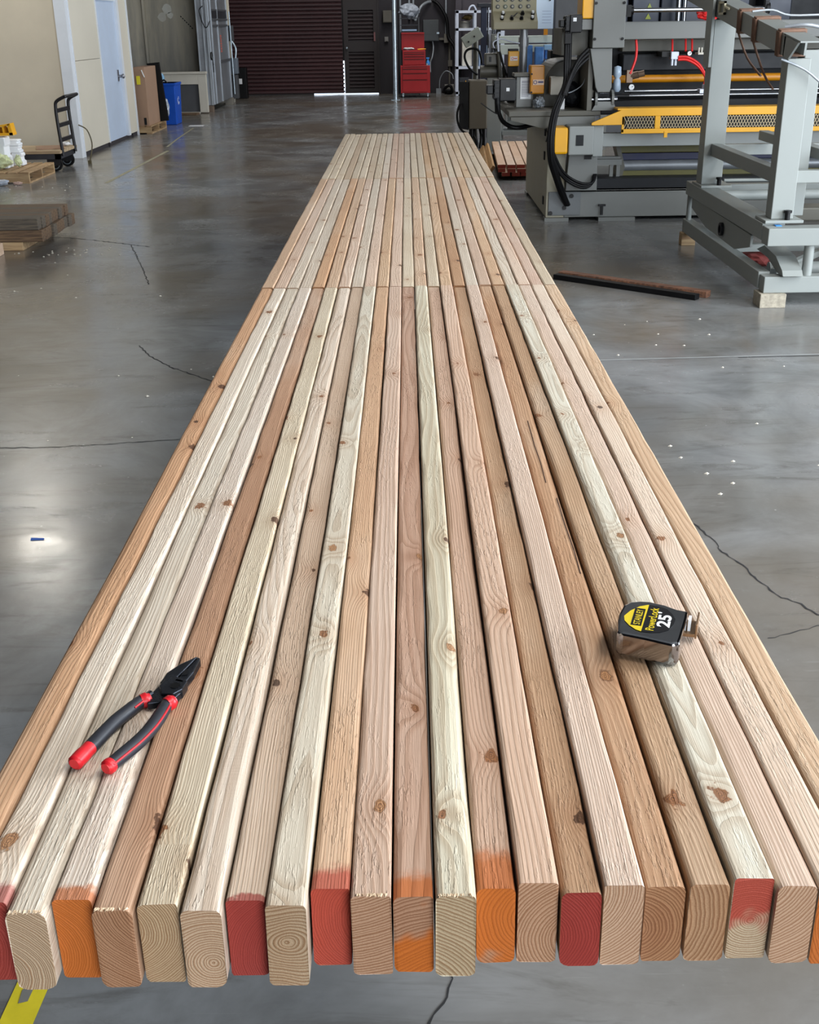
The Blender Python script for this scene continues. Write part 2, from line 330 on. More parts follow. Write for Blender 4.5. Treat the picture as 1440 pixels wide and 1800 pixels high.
# ------------------------------------------------------------------ lumber
def lumber_material():
    """solid wood: growth rings around a pith that runs along the board, so the tops show grain lines and the ends show rings"""
    t = NT('sawn_lumber'); p = t.obj(); x, y, z = t.xyz(p)[0:3]
    seed = t.attr('seed', 2); sap = t.attr('sap'); heart = t.attr('heart'); pith = t.attr('pith', 1); ringd = t.attr('rings', 2)
    px, pz, hr = t.xyz(pith)[0:3]
    ys = t.math('ADD', y, t.math('MULTIPLY', seed, 13.7))
    # knots: one feature point per cell along the board
    vo = t.n('ShaderNodeTexVoronoi', voronoi_dimensions='1D', feature='F1'); t.put(vo.inputs['W'], ys); vo.inputs['Scale'].default_value = 2.3
    kc = t.xyz(vo.outputs['Color'])
    dy = t.math('SUBTRACT', ys, t.math('DIVIDE', vo.outputs['W'], 1.0))
    kx = t.math('MULTIPLY', t.math('SUBTRACT', kc[0], 0.5), 0.046)
    has = t.math('GREATER_THAN', kc[1], 0.55)
    kd = t.math('SQRT', t.math('ADD', t.math('POWER', t.math('MULTIPLY', dy, 0.62), 2.0), t.math('POWER', t.math('SUBTRACT', x, kx), 2.0)))
    kr = t.math('MULTIPLY', t.math('MULTIPLY', t.math('ADD', kc[2], 0.30), 0.0072), has)
    infl = t.math('MULTIPLY', has, t.math('POWER', 2.718, t.math('MULTIPLY', t.math('POWER', t.math('DIVIDE', kd, 0.022), 2.0), -1.0)))
    kd = t.math('MULTIPLY', kd, t.ramp(t.noise(t.comb(t.math('MULTIPLY', x, 120.0), t.math('MULTIPLY', ys, 90.0), 0.0), 1.0, 2), 0.2, 0.8, 0.55, 1.45))
    # one placed knot per board, if it has one
    kv = t.xyz(t.attr('knot', 1)); kb = t.attr('knot_dark', 2)
    ke = t.math('SQRT', t.math('ADD', t.math('POWER', t.math('MULTIPLY', t.math('SUBTRACT', y, kv[1]), 0.62), 2.0), t.math('POWER', t.math('SUBTRACT', x, kv[0]), 2.0)))
    inf2 = t.math('MULTIPLY', t.math('GREATER_THAN', kv[2], 0.0005), t.math('POWER', 2.718, t.math('MULTIPLY', t.math('POWER', t.math('DIVIDE', ke, 0.024), 2.0), -1.0)))
    infl = t.math('MAXIMUM', infl, inf2)
    ke = t.math('MULTIPLY', ke, t.ramp(t.noise(t.comb(t.math('MULTIPLY', x, 120.0), t.math('MULTIPLY', ys, 90.0), 0.0), 1.0, 2), 0.2, 0.8, 0.7, 1.3))
    # pith wander and warp
    warp_v = t.comb(t.math('MULTIPLY', x, 14.0), t.math('MULTIPLY', ys, 1.5), t.math('MULTIPLY', z, 14.0))
    wn = t.noise(warp_v, 1.0, 3, 0.55)
    wy = t.noise(t.comb(ys, seed, 0.0), 0.9, 2)
    wz = t.noise(t.comb(ys, 7.3, seed), 0.7, 2)
    dx = t.math('SUBTRACT', x, t.math('ADD', px, t.math('MULTIPLY', t.math('SUBTRACT', wy, 0.5), 0.05)))
    dz = t.math('SUBTRACT', z, t.math('ADD', pz, t.math('MULTIPLY', t.math('SUBTRACT', wz, 0.5), 0.05)))
    r = t.math('SQRT', t.math('ADD', t.math('MULTIPLY', dx, dx), t.math('MULTIPLY', dz, dz)))
    r = t.math('ADD', r, t.math('MULTIPLY', t.math('SUBTRACT', wn, 0.5), 0.011))
    r = t.math('ADD', r, t.math('MULTIPLY', infl, 0.009))
    rr = t.math('MULTIPLY', r, ringd)
    rr = t.math('ADD', rr, t.math('MULTIPLY', t.noise(t.comb(rr, 0.0, seed), 0.45, 1), 1.6))
    fr = t.math('FRACT', rr)
    late = t.math('MULTIPLY', t.ramp(fr, 0.25, 0.86), t.ramp(fr, 0.93, 1.0, 1.0, 0.0))
    base = t.mix(t.ramp(t.math('ADD', r, t.math('MULTIPLY', t.noise(warp_v, 0.6, 2), 0.012)), t.math('SUBTRACT', hr, 0.010), t.math('ADD', hr, 0.010)), heart, sap)
    # slow drift of tone along the board and fine fibre streaks
    dr = t.noise(t.comb(t.math('MULTIPLY', x, 6.0), t.math('MULTIPLY', ys, 1.1), seed), 1.0, 3, 0.6)
    base = t.mix(t.math('MULTIPLY', t.ramp(dr, 0.35, 0.75), 0.26), base, (0.60, 0.42, 0.28, 1), 'MULTIPLY')
    hi = t.math('MULTIPLY', t.ramp(dr, 0.25, 0.5, 1.0, 0.0), 0.30)
    base = t.mix(hi, base, (0.74, 0.67, 0.57, 1))
    fib = t.noise(t.comb(t.math('MULTIPLY', x, 700.0), t.math('MULTIPLY', ys, 11.0), t.math('MULTIPLY', z, 700.0)), 1.0, 3, 0.7)
    # end grain (faces looking along the board) is darker and shows stronger rings
    nrm = t.n('ShaderNodeNewGeometry').outputs['Normal']
    endf = t.ramp(t.math('ABSOLUTE', t.xyz(nrm)[1]), 0.7, 0.9)
    lstr = t.math('ADD', 0.37, t.math('MULTIPLY', endf, 0.45))
    col = t.mix(t.math('MULTIPLY', late, lstr), base, (0.52, 0.37, 0.25, 1), 'MULTIPLY')
    col = t.mix(t.ramp(fib, 0.35, 0.7, 0.22, 0.0), col, (0.50, 0.36, 0.25, 1), 'MULTIPLY')
    col = t.mix(t.math('MULTIPLY', endf, 0.85), col, (0.66, 0.52, 0.39, 1), 'MULTIPLY')
    # knots
    kf = t.ramp(kd, t.math('MULTIPLY', kr, 0.75), t.math('MULTIPLY', kr, 1.05), 1.0, 0.0)
    kf = t.math('MULTIPLY', t.math('MULTIPLY', kf, has), t.math('SUBTRACT', 1.0, endf))
    kring = t.math('FRACT', t.math('MULTIPLY', kd, 520.0))
    kcol = t.mix(t.ramp(kring, 0.3, 0.9), lin(150, 98, 58), lin(92, 54, 30))
    kcol = t.mix(t.math('MULTIPLY', t.math('GREATER_THAN', kc[0], 0.72), 0.8), kcol, lin(58, 36, 24))
    kf2 = t.math('MULTIPLY', t.ramp(ke, t.math('MULTIPLY', kv[2], 0.8), t.math('MULTIPLY', kv[2], 1.1), 1.0, 0.0), t.math('GREATER_THAN', kv[2], 0.0005))
    kf2 = t.math('MULTIPLY', kf2, t.math('SUBTRACT', 1.0, endf))
    kr2 = t.mix(t.ramp(t.math('FRACT', t.math('MULTIPLY', ke, 430.0)), 0.25, 0.9), lin(176, 128, 84), lin(110, 68, 40))
    kr2 = t.mix(t.math('MULTIPLY', kb, 0.9), kr2, lin(46, 28, 20))
    kr2 = t.mix(t.ramp(ke, t.math('MULTIPLY', kv[2], 0.78), t.math('MULTIPLY', kv[2], 0.95)), kr2, lin(84, 52, 32))
    col = t.mix(t.math('MULTIPLY', infl, 0.30), col, (0.62, 0.40, 0.24, 1), 'MULTIPLY')
    col = t.mix(t.math('MULTIPLY', kf, 0.92), col, kcol)
    col = t.mix(t.math('MULTIPLY', kf2, 0.9), col, kr2)
    # sprayed end paint
    pc = t.attr('paint'); pa = t.xyz(t.attr('paint_mask', 1))
    edge = t.math('ADD', y, t.math('MULTIPLY', t.math('SUBTRACT', t.noise(p, 55, 4, 0.7), 0.5), 0.03))
    topm = t.math('MULTIPLY', t.ramp(edge, t.math('MULTIPLY', pa[1], 0.55), t.math('ADD', pa[1], 0.004), 0.85, 0.0), t.math('GREATER_THAN', pa[1], 0.002))
    patch = t.noise(t.vmath('ADD', t.scale(p, 22.0), t.comb(seed, 0.0, seed)), 1.0, 2, 0.5)
    thr = t.math('ADD', pa[0], t.math('MULTIPLY', pa[2], t.math('SUBTRACT', t.math('MULTIPLY', z, 10.6), 0.5)))
    endm = t.math('MULTIPLY', t.ramp(t.math('SUBTRACT', thr, patch), -0.06, 0.12), t.math('LESS_THAN', y, 0.02))
    endm = t.math('MULTIPLY', endm, t.math('GREATER_THAN', pa[0], 0.01))
    pm = t.math('ADD', t.math('MULTIPLY', endm, endf), t.math('MULTIPLY', topm, t.math('SUBTRACT', 1.0, endf)), clamp=True)
    pcol = t.mix(t.math('MULTIPLY', late, 0.35), pc, (0.45, 0.35, 0.35, 1), 'MULTIPLY')
    col = t.mix(t.math('MULTIPLY', pm, 0.93), col, pcol)
    fl = t.noise(t.comb(t.math('MULTIPLY', x, 260.0), t.math('MULTIPLY', ys, 38.0), t.math('MULTIPLY', z, 260.0)), 1.0, 3, 0.6)
    zone = t.ramp(t.noise(t.comb(t.math('MULTIPLY', x, 9.0), t.math('MULTIPLY', ys, 2.4), seed), 1.0, 3), 0.42, 0.62)
    t.out(col, 0.62)
    t.b.inputs['Specular IOR Level'].default_value = 0.35
    saw = t.noise(t.comb(t.math('MULTIPLY', x, 40.0), t.math('MULTIPLY', ys, 240.0), seed), 1.0, 2)
    rough_zone = t.ramp(t.noise(t.comb(0.0, ys, seed), 2.0, 2), 0.55, 0.68)
    h = t.math('ADD', t.math('MULTIPLY', fib, 0.7), t.math('MULTIPLY', late, 0.35))
    h = t.math('ADD', h, t.math('MULTIPLY', t.math('MULTIPLY', saw, rough_zone), 0.8))
    h = t.math('ADD', h, t.math('MULTIPLY', t.math('MULTIPLY', t.ramp(fl, 0.52, 0.66), t.math('MULTIPLY', zone, t.math('SUBTRACT', 1.0, endf))), 1.3))
    t.bump(h, 0.68, 0.0014)
    return t.m
M['lumber'] = lumber_material(); M['fibre'] = paint('torn_wood_fibre', (214, 190, 160), 0.8); M['check'] = paint('dark_check', (58, 34, 22), 0.9)

def stud_mesh(name, L, w, h, rad, seed, warp=1.0, ns=16, wane=None, nc=3):
    rnd = random.Random(seed)
    cor = [(1, 1), (-1, 1), (-1, -1), (1, -1)]
    ph = [rnd.uniform(0, 6.28) for _ in range(4)]; am = [rnd.uniform(-1, 1) for _ in range(4)]
    vs, fs = [], []
    K = 4 * (nc + 1)
    ea = [rnd.uniform(-1, 1) for _ in range(ns + 1)]; eb = [rnd.uniform(-1, 1) for _ in range(ns + 1)]
    for i in range(ns + 1):
        u = i / ns; yy = u * L
        ox = warp * (0.0007 * math.sin(2.2 * u * 3.14 + ph[0]) * am[0] + 0.0004 * math.sin(7 * u + ph[1]))
        oz = warp * (0.0012 * math.sin(2.6 * u * 3.14 + ph[2]) * am[1])
        tw = warp * 0.012 * am[2] * math.sin(3.14 * u + ph[3])
        for q, (sx, sz) in enumerate(cor):
            rr = rad + (eb[i] if sx > 0 else ea[i]) * rad * 0.38 * warp
            if wane and q == wane[0]:
                rr = rad + wane[1] * max(0.0, math.sin((u - wane[2]) / wane[3] * 3.14)) * (1 if wane[2] < u < wane[2] + wane[3] else 0) * (0.8 + 0.4 * rnd.random())
            for k in range(nc + 1):
                a = (q * 90 + 90 * k / nc) * math.pi / 180
                lx = sx * (w / 2 - rr) + rr * math.cos(a); lz = h / 2 + sz * (h / 2 - rr) + rr * math.sin(a)
                vs.append((lx + ox - tw * (lz - h / 2), yy + rnd.uniform(-1, 1) * (0.0006 if i in (0, ns) else 0), lz + oz + tw * lx))
    for i in range(ns):
        for k in range(K):
            fs.append((i * K + k, i * K + (k + 1) % K, (i + 1) * K + (k + 1) % K, (i + 1) * K + k))
    fs.append(tuple(reversed(range(K)))); fs.append(tuple(range(ns * K, (ns + 1) * K)))
    me = bpy.data.meshes.new(name); me.from_pydata(vs, [], fs); me.update()
    bm = bmesh.new(); bm.from_mesh(me); bmesh.ops.recalc_face_normals(bm, faces=bm.faces); bm.to_mesh(me); bm.free()
    me.materials.append(M['lumber']); return me
def wood(o, sap, heart, pith, rings, seed, paint=(0, 0, 0), mask=(0, 0, 0), knot=(0, 0, 0), dark=0.0):
    o['knot'] = [float(c) for c in knot]; o['knot_dark'] = float(dark)
    o['sap'] = [float(c) for c in lin(*sap)[:3]]; o['heart'] = [float(c) for c in lin(*heart)[:3]]
    o['pith'] = [float(c) for c in pith]; o['rings'] = float(rings); o['seed'] = float(seed)
    o['paint'] = [float(c) for c in lin(*paint)[:3]]; o['paint_mask'] = [float(c) for c in mask]
CREAM, WHITE, PINK, TAN, BROWN, GREEN, ROSE = (216, 203, 180), (220, 209, 192), (221, 198, 178), (206, 170, 136), (184, 138, 104), (214, 206, 178), (206, 174, 154)
RED, ORANGE, CORAL = (146, 38, 34), (186, 96, 14), (168, 58, 42)
# word, sap, heart, pith x, pith z, heart radius, rings per metre, paint, end paint, top paint, dz, dy, height
NEAR = [
 ('tan', (204, 164, 128), TAN, 0.05, 0.02, 0.02, 340, None, 0, 0, 0.0, 0.0),
 ('white', (232, 222, 206), WHITE, -0.05, 0.04, 0.0, 380, RED, 1.0, 0.030, 0.001, 0.012),
 ('greenish cream', (224, 216, 200), CREAM, -0.045, 0.02, 0.0, 420, None, 0, 0, -0.001, 0.0),
 ('white', (228, 216, 202), WHITE, -0.055, 0.03, 0.0, 460, ORANGE, 1.0, 0.022, 0.001, 0.015),
 ('orange brown', (190, 154, 126), (184, 148, 120), 0.06, 0.11, 0.098, 360, None, 0, 0, -0.001, 0.002),
 ('cream', (220, 208, 184), (206, 180, 158), -0.04, 0.06, 0.02, 430, None, 0, 0, 0.001, 0.008),
 ('pale pinkish', (221, 207, 190), CREAM, 0.014, 0.036, 0.00, 340, None, 0, 0, -0.001, 0.0),
 ('grey cream fine grained', (204, 182, 160), (204, 182, 160), 0.06, 0.03, 0.01, 480, RED, 1.0, 0.006, -0.002, 0.014),
 ('pale cream', (212, 204, 186), CREAM, 0.000, 0.046, 0.00, 300, None, 0, 0, 0.003, 0.002),
 ('tan', (208, 174, 142), TAN, 0.055, 0.06, 0.02, 420, CORAL, 1.0, 0.034, 0.000, 0.026),
 ('rose', (212, 187, 168), ROSE, -0.06, 0.22, 0.0, 300, None, 0, 0, 0.001, 0.014),
 ('pinkish brown', (194, 160, 138), ROSE, 0.04, -0.06, 0.0, 260, ORANGE, 0.52, 0.036, -0.002, 0.016),
 ('greenish cream', (210, 204, 182), CREAM, -0.05, -0.03, 0.0, 260, None, 0, 0, 0.003, 0.010),
 ('pink', (206, 176, 154), ROSE, 0.045, 0.05, 0.02, 280, ORANGE, 0.66, 0.062, -0.003, 0.026),
 ('pale peach', (214, 186, 164), PINK, 0.04, 0.03, 0.0, 300, None, 0, 0, 0.003, 0.026),
 ('tan striped', (196, 162, 130), TAN, -0.06, 0.04, 0.03, 360, RED, 1.0, 0.0, -0.004, 0.020),
 ('pale pink', (226, 205, 188), PINK, -0.05, 0.09, 0.0, 330, None, 0, 0, 0.003, 0.022),
 ('orange tan', (192, 154, 120), (184, 142, 108), -0.03, 0.05, 0.045, 300, None, 0, 0, -0.003, 0.026),
 ('tan striped', (196, 164, 132), TAN, -0.10, 0.05, 0.09, 240, None, 0, 0, -0.001, 0.026),
 ('pale greenish', (220, 216, 200), CREAM, 0.004, 0.052, 0.0, 380, CORAL, 0.55, 0.0, 0.004, 0.028),
 ('pink', (224, 202, 184), PINK, -0.06, 0.12, 0.0, 300, None, 0, 0, 0.000, 0.022),
 ('pale pink', (224, 207, 189), PINK, 0.05, 0.05, 0.0, 320, ORANGE, 1.0, 0.0, 0.001, 0.020),
 ('pale tan', (214, 186, 156), PINK, 0.05, -0.03, 0.0, 330, None, 0, 0, 0.000, 0.0),
]
MID = [('tan', (214, 186, 158)), ('pinkish', PINK), ('white', WHITE), ('pale pink', WHITE), ('orange tan', (206, 168, 132)), ('tan', (214, 186, 158)), ('pink', PINK), ('cream', WHITE), ('pale pink', PINK),
 ('tan', (214, 184, 152)), ('pink', PINK), ('pale cream', CREAM), ('tan', (214, 186, 158)), ('greyish cream', CREAM), ('tan', (214, 184, 152)), ('orange tan', (204, 166, 130)), ('pale pink', WHITE), ('pinkish', PINK),
 ('tan', (212, 182, 150)), ('pale cream', WHITE), ('pink', PINK), ('pinkish tan', (216, 190, 172)), ('cream', CREAM)]
FAR = [('cream', CREAM)] * 3 + [('pale tan', (216, 196, 170)), ('cream', CREAM), ('cream', CREAM), ('greyish tan', (208, 192, 168)), ('cream', CREAM), ('cream', WHITE), ('reddish tan', (214, 188, 168)), ('pinkish tan', PINK),
 ('pale cream', WHITE), ('cream', CREAM), ('greyish cream', CREAM), ('orange tan', (204, 170, 132)), ('tan', (212, 186, 152)), ('tan', (214, 186, 158)), ('cream', CREAM), ('pale tan', (216, 196, 170)), ('tan', (212, 186, 152)), ('greyish tan', (208, 192, 168)), ('cream', CREAM), ('pale tan', (216, 196, 170))]
ORD = 'first second third fourth fifth sixth seventh eighth ninth tenth eleventh twelfth thirteenth fourteenth fifteenth sixteenth seventeenth eighteenth nineteenth twentieth twenty-first twenty-second twenty-third'.split()
FRONT_PX = [-123, -49, 24, 97, 170, 248, 324, 399, 472, 546, 618, 692, 766, 841, 913, 988, 1062, 1137, 1213, 1291, 1367, 1440, 1514, 1588]
XB = [-0.381 + (p - 24) * 0.000534 for p in FRONT_PX]            # seams between the columns at the near ends
TOPZ, BH = 0.875, 0.094
rk = random.Random(11)
END = {RED: 'red painted', ORANGE: 'orange painted', CORAL: 'coral painted'}
def near_end(i, pnt):
    if i == 8: return 'bullseye ringed'
    return END.get(pnt, 'bare')
KNOT = {1: (-0.0075, 0.087, 0.009), 10: (0.0061, 0.133, 0.0065), 12: (0.0118, 0.458, 0.006), 8: (-0.0018, 0.773, 0.007), 14: (0.0083, 0.536, 0.006), 11: (0.0136, 0.736, 0.006), 19: (0.0088, 0.777, 0.006), 21: (0.0004, 1.434, 0.006), 0: (-0.0024, 1.402, 0.005), 7: (-0.0096, 0.379, 0.005), 4: (-0.0169, 1.152, 0.005), 17: (0.0025, 0.374, 0.008)}
WANE = {0: (1, 0.006, 0.0, 0.5), 3: (0, 0.010, 0.0, 0.18), 12: (0, 0.012, 0.0, 0.22), 13: (0, 0.010, 0.15, 0.4), 19: (1, 0.008, 0.03, 0.45), 8: (0, 0.005, 0.0, 0.3), 6: (0, 0.005, 0.0, 0.4), 17: (0, 0.006, 0.2, 0.35)}
for row, (y0, y1) in enumerate(((0.815, 3.487), (3.490, 6.146), (6.149, 8.765))):
    for i in range(23):
        xf = (XB[i] + XB[i + 1]) / 2; xa = -0.4585 + (i + 0.5) * 0.03937
        t0 = (y0 - 0.84) / 7.9; t1 = (y1 - 0.84) / 7.9
        xs = xf * (1 - t0) + xa * t0; xe = xf * (1 - t1) + xa * t1
        w = 0.0374 if row else min(0.0377, (XB[i + 1] - XB[i]) - 0.0016)
        if row == 0:
            word, sap, heart, px, pz, hr, rg, pnt, pe, pt, dz, dy = NEAR[i]
            ys = y0 + dy
        else:
            word, sap = (MID, FAR)[row - 1][i]; heart = [min(255, c - 8) for c in sap]
            px, pz, hr, rg = rk.choice((-1, 1)) * rk.uniform(0.02, 0.07), rk.uniform(-0.03, 0.09), 0.0, rk.uniform(280, 420)
            pnt, pe, pt = None, 0, 0; dz = rk.uniform(-0.0015, 0.0015); ys = y0 + rk.uniform(0, 0.010)
        ye = y1 + rk.uniform(-0.006, 0.0)
        L = ye - ys
        rad = rk.choice([0.0046, 0.0056, 0.0068, 0.0076]) if row == 0 else 0.0052
        me = stud_mesh('lumber_stud', L, w, BH + dz, rad, 100 * row + i, 1.0 if row == 0 else 0.8, (34, 22, 16)[row], wane=WANE.get(i) if row == 0 else None)
        o = bpy.data.objects.new('lumber_stud', me); COL.objects.link(o)
        o.location = (xs, ys, TOPZ - BH); o.rotation_euler = (0, 0, -math.atan2(xe - xs, L))
        wood(o, sap, heart, (px, pz, hr), rg, i * 1.37 + row * 41.3, pnt or (0, 0, 0), (pe, pt, {11: -0.5, 19: 0.8, 13: 0.1}.get(i, 0) if row == 0 else 0), KNOT.get(i, (0, 0, 0)) if row == 0 else (0, 0, 0), 1.0 if row == 0 and i in (0, 4, 7, 21) else 0.0)
        r_ = ('near', 'middle', 'far')[row]
        lab = f'{word} wooden stud, {ORD[i]} from left in the {r_} row' + (f', {near_end(i, pnt)} end' if row == 0 else '')
        tag(o, lab, 'lumber', f'studs in the {r_} row of the lumber deck')

        o['wl'] = (xs, ys, TOPZ - BH)
        if row == 0 and i in (2, 4, 10, 12):               # torn fibres along the sawn edge
            rs = random.Random(i); sp = MB(); zt = TOPZ + dz
            for _ in range(26):
                px_ = xs + rs.uniform(-w * 0.42, w * 0.42); l = rs.uniform(0.002, 0.0075); hh = rs.uniform(0.0005, 0.0035); q = rs.uniform(0.0008, 0.002)
                sp.add([(px_ - q, ys + 0.003, zt - 0.001), (px_ + q, ys + 0.003, zt - 0.001), (px_ + rs.uniform(-0.002, 0.002), ys - l * 0.35, zt - 0.001 + hh), (px_, ys + 0.003, zt + 0.0012)], [(0, 1, 2), (1, 3, 2), (3, 0, 2), (0, 3, 1)])
            f_ = sp.build('torn_fibre', M['fibre'], o); f_['kind'] = 'stuff'
        if row == 0 and i == 17:                            # long drying checks
            ck = MB()
            for pts in ([(0.0035, 1.36), (0.002, 1.21), (0.0035, 1.12), (0.002, 1.02)], [(0.0125, 0.95), (0.012, 0.84), (0.0135, 0.74), (0.012, 0.66)]):
                for (xa_, ya_), (xb_, yb_) in zip(pts[:-1], pts[1:]): ck.bar((xs + xa_, ys + ya_, zt_ := TOPZ + dz + 0.0003), (xs + xb_, ys + yb_, zt_), 0.0014, 0.0006)
            ck.build('drying_check', M['check'], o)

# ------------------------------------------------------------------ far left: metal clad column, hearth panel, bin, boxed pallet, cart
def wsolid(name, c0, c1, rings=60):
    """plain rough wood with streaks along the longest direction of the piece (object axis x, y or z chosen by the scale)"""
    t = NT(name); p = t.obj()
    f = t.noise(t.vmath('MULTIPLY', p, (rings * .06, rings, rings)), 1.0, 4, 0.65, 0.4)
    g = t.noise(p, 3.0, 3)
    c = t.mix(t.ramp(f, 0.3, 0.7), lin(*c0), lin(*c1)); c = t.mix(t.math('MULTIPLY', t.ramp(g, 0.4, 0.7), 0.3), c, lin(*[v * 0.7 for v in c0]))
    t.out(c, 0.7); t.bump(f, 0.3, 0.002); return t.m
M['pallet_wood'] = wsolid('pallet_wood', (150, 118, 84), (196, 168, 128), 40)
M['plywood'] = wsolid('plywood', (160, 138, 108), (196, 176, 146), 20)
M['dark_post'] = wsolid('weathered_post', (74, 56, 44), (132, 106, 78), 70)
M['dark_post2'] = wsolid('weathered_post_grey', (70, 64, 58), (116, 104, 88), 70)
M['cardboard'] = paint('cardboard', (160, 130, 108), 0.8, var=0.06)
M['bin_blue'] = paint('blue_bin_plastic', (14, 84, 196), 0.4, var=0.06)
M['black_metal'] = paint('black_metal', (34, 33, 36), 0.45, 0.3, var=0.2)
M['hearth_white'] = paint('off_white_panel', (206, 202, 190), 0.6, var=0.06, sc=2)
M['dark_grey'] = paint('dark_grey_sheet', (78, 80, 84), 0.6, var=0.1)
M['steel_dark'] = paint('dark_steel', (58, 60, 66), 0.45, 0.4, var=0.15)
M['white_foam'] = paint('white_foam', (238, 242, 246), 0.8, var=0.02)
M['yellow_plastic'] = paint('yellow_plastic', (244, 178, 38), 0.45, var=0.05)
M['white_paper'] = paint('white_paper', (232, 234, 236), 0.7, var=0.02)
M['yellow_sticker'] = paint('yellow_sticker', (232, 218, 44), 0.6, var=0.04)

mc = thing('metal_door_column', 'tall galvanised metal clad column with ribs standing before maroon roll-up door', 'metal column', (-4.06, 25.5, 0))
B(-4.16, -3.93, 24.5, 27.2, 0.13, 6.4, 'body', M['galv'], mc, 0.01)
rb = MB()
for x in (-4.14, -4.02, -3.945): rb.bar((x, 24.49, 0.14), (x, 24.49, 6.3), 0.022, 0.02, (0, 1, 0))
for y in (24.62, 24.95, 25.75, 27.1): rb.bar((-3.925, y, 0.14), (-3.925, y, 6.3), 0.03, 0.03, (1, 0, 0))
rb.build('seam_rib', paint('bright_galvanised', (188, 196, 204), 0.4, 0.5, var=0.08), mc)
sb = MB().box(-3.93, -3.905, 24.95, 27.15, 1.72, 1.75).box(-3.93, -3.912, 25.0, 27.1, 1.60, 1.64).box(-3.93, -3.91, 25.75, 27.15, 0.90, 0.95).box(-3.93, -3.915, 25.0, 27.1, 1.90, 1.93)
sb.build('strap', M['dark_grey'], mc)
B(-3.93, -3.918, 24.98, 27.1, 1.76, 1.90, 'dark_plate', M['steel_dark'], mc)
lb = MB()
for k in range(7): lb.box(-3.93, -3.922, 26.02, 26.16, 1.10 + k * 0.05, 1.135 + k * 0.05)
lb.build('red_mark', paint('faded_red_mark', (206, 112, 100), 0.6), mc)
MB().tube([(-3.99, 24.46, 1.98), (-4.07, 24.46, 1.90), (-4.03, 24.45, 1.72), (-3.98, 24.45, 1.60), (-3.93, 24.45, 1.60), (-3.90, 24.6, 1.7)], 0.008, 6).tube([(-3.915, 24.63 + 0.09 * math.cos(a), 1.06 + 0.07 * math.sin(a)) for a in [k * 0.7 for k in range(10)]], 0.012, 6).tube([(-3.915, 24.66, 0.99), (-3.912, 24.7, 0.9), (-3.912, 24.68, 0.75)], 0.014, 6).build('cable', M['black'], mc)
MB().box(-4.17, -3.95, 24.46, 24.70, 0, 0.13).build('foot', paint('rusty_foot', (112, 96, 84), 0.8), mc)
MB().box(-4.05, -3.90, 26.9, 27.2, 0, 0.13).build('foot', paint('grey_foot', (130, 126, 118), 0.8), mc)
sw = thing('switch_gear', 'grey switch gear bolted on far end of the galvanised column', 'switch box', (-3.86, 27.35, 0.3))
B(-3.95, -3.84, 27.25, 27.5, 1.30, 1.62, 'upper_box', M['dark_grey'], sw, 0.01); B(-3.95, -3.78, 27.25, 27.5, 0.62, 0.95, 'lower_box', paint('blue_grey_box', (112, 122, 134), 0.5), sw, 0.01)
MB().tube([(-3.86, 27.22, 1.3), (-3.78, 27.22, 1.15), (-3.80, 27.22, 0.95)], 0.02, 8).tube([(-3.88, 27.22, 1.9), (-3.87, 27.22, 0.2)], 0.014, 8).build('conduit', M['galv_pole'], sw)
B(-3.95, -3.8, 27.25, 27.5, 0.1, 0.60, 'base_box', M['dark_grey'], sw, 0.01)
bb = thing('black_cabinet', 'low black cabinet with small white tag in front of roll-up door', 'cabinet', (-3.95, 29.1, 0))
B(-4.25, -3.83, 29.0, 29.3, 0.0, 0.69, 'body', M['black'], bb, 0.01); B(-4.0, -3.93, 28.985, 29.0, 0.33, 0.45, 'white_tag', M['white_paper'], bb)
MB().bar((-4.12, 29.0, 0.7), (-4.02, 28.98, 0.3), 0.012, 0.012).build('prop_rod', M['galv_pole'], bb)

hp = thing('hearth_panel', 'off-white surround panel with dark rectangular opening leaning by concrete wall', 'panel', (-4.5, 24.2, 0))
MB().box(-5.1, -4.69, 24.2, 24.3, 0.02, 0.74).box(-4.16, -3.995, 24.2, 24.3, 0.02, 0.74).box(-4.69, -4.16, 24.2, 24.3, 0.55, 0.74).box(-4.69, -4.16, 24.2, 24.3, 0.0, 0.03).build('surround', M['hearth_white'], hp, 0.006)
B(-4.70, -4.15, 24.25, 24.29, 0.03, 0.56, 'dark_insert', M['dark_grey'], hp)
B(-5.12, -3.98, 24.17, 24.32, 0.742, 0.785, 'mantel_board', M['hearth_white'], hp, 0.006)
tag(B(-4.66, -4.16, 23.75, 24.1, 0, 0.03, 'reddish_plank', M['dark_post'], bevel=0.004), 'short brown plank lying on floor before the off-white panel', 'plank')

bn = thing('recycling_bin', 'tall blue recycling bin with white arrows symbol beside cardboard box', 'bin', (-4.28, 21.6, 0))
def frust(x0, x1, y0, y1, z0, z1, k):
    cx, cy = (x0 + x1) / 2, (y0 + y1) / 2
    vs = []
    for z, f in ((z0, k), (z1, 1.0)):
        vs += [(cx + (x - cx) * f, cy + (y - cy) * f, z) for x, y in ((x0, y0), (x1, y0), (x1, y1), (x0, y1))]
    return MB().add(vs, [(3, 2, 1, 0), (4, 5, 6, 7), (0, 1, 5, 4), (1, 2, 6, 5), (2, 3, 7, 6), (3, 0, 4, 7)])
frust(-4.46, -4.09, 21.38, 21.95, 0.0, 0.70, 0.86).build('body', M['bin_blue'], bn, 0.015)
MB().box(-4.475, -4.08, 21.365, 21.97, 0.66, 0.70).box(-4.40, -4.36, 21.35, 21.40, 0.1, 0.62).build('rim', M['bin_blue'], bn, 0.006)
MB().tube([(-4.36, 21.5, 0.70), (-4.30, 21.5, 0.75), (-4.24, 21.5, 0.70)], 0.012, 8).build('handle', M['black'], bn)
ar = MB()
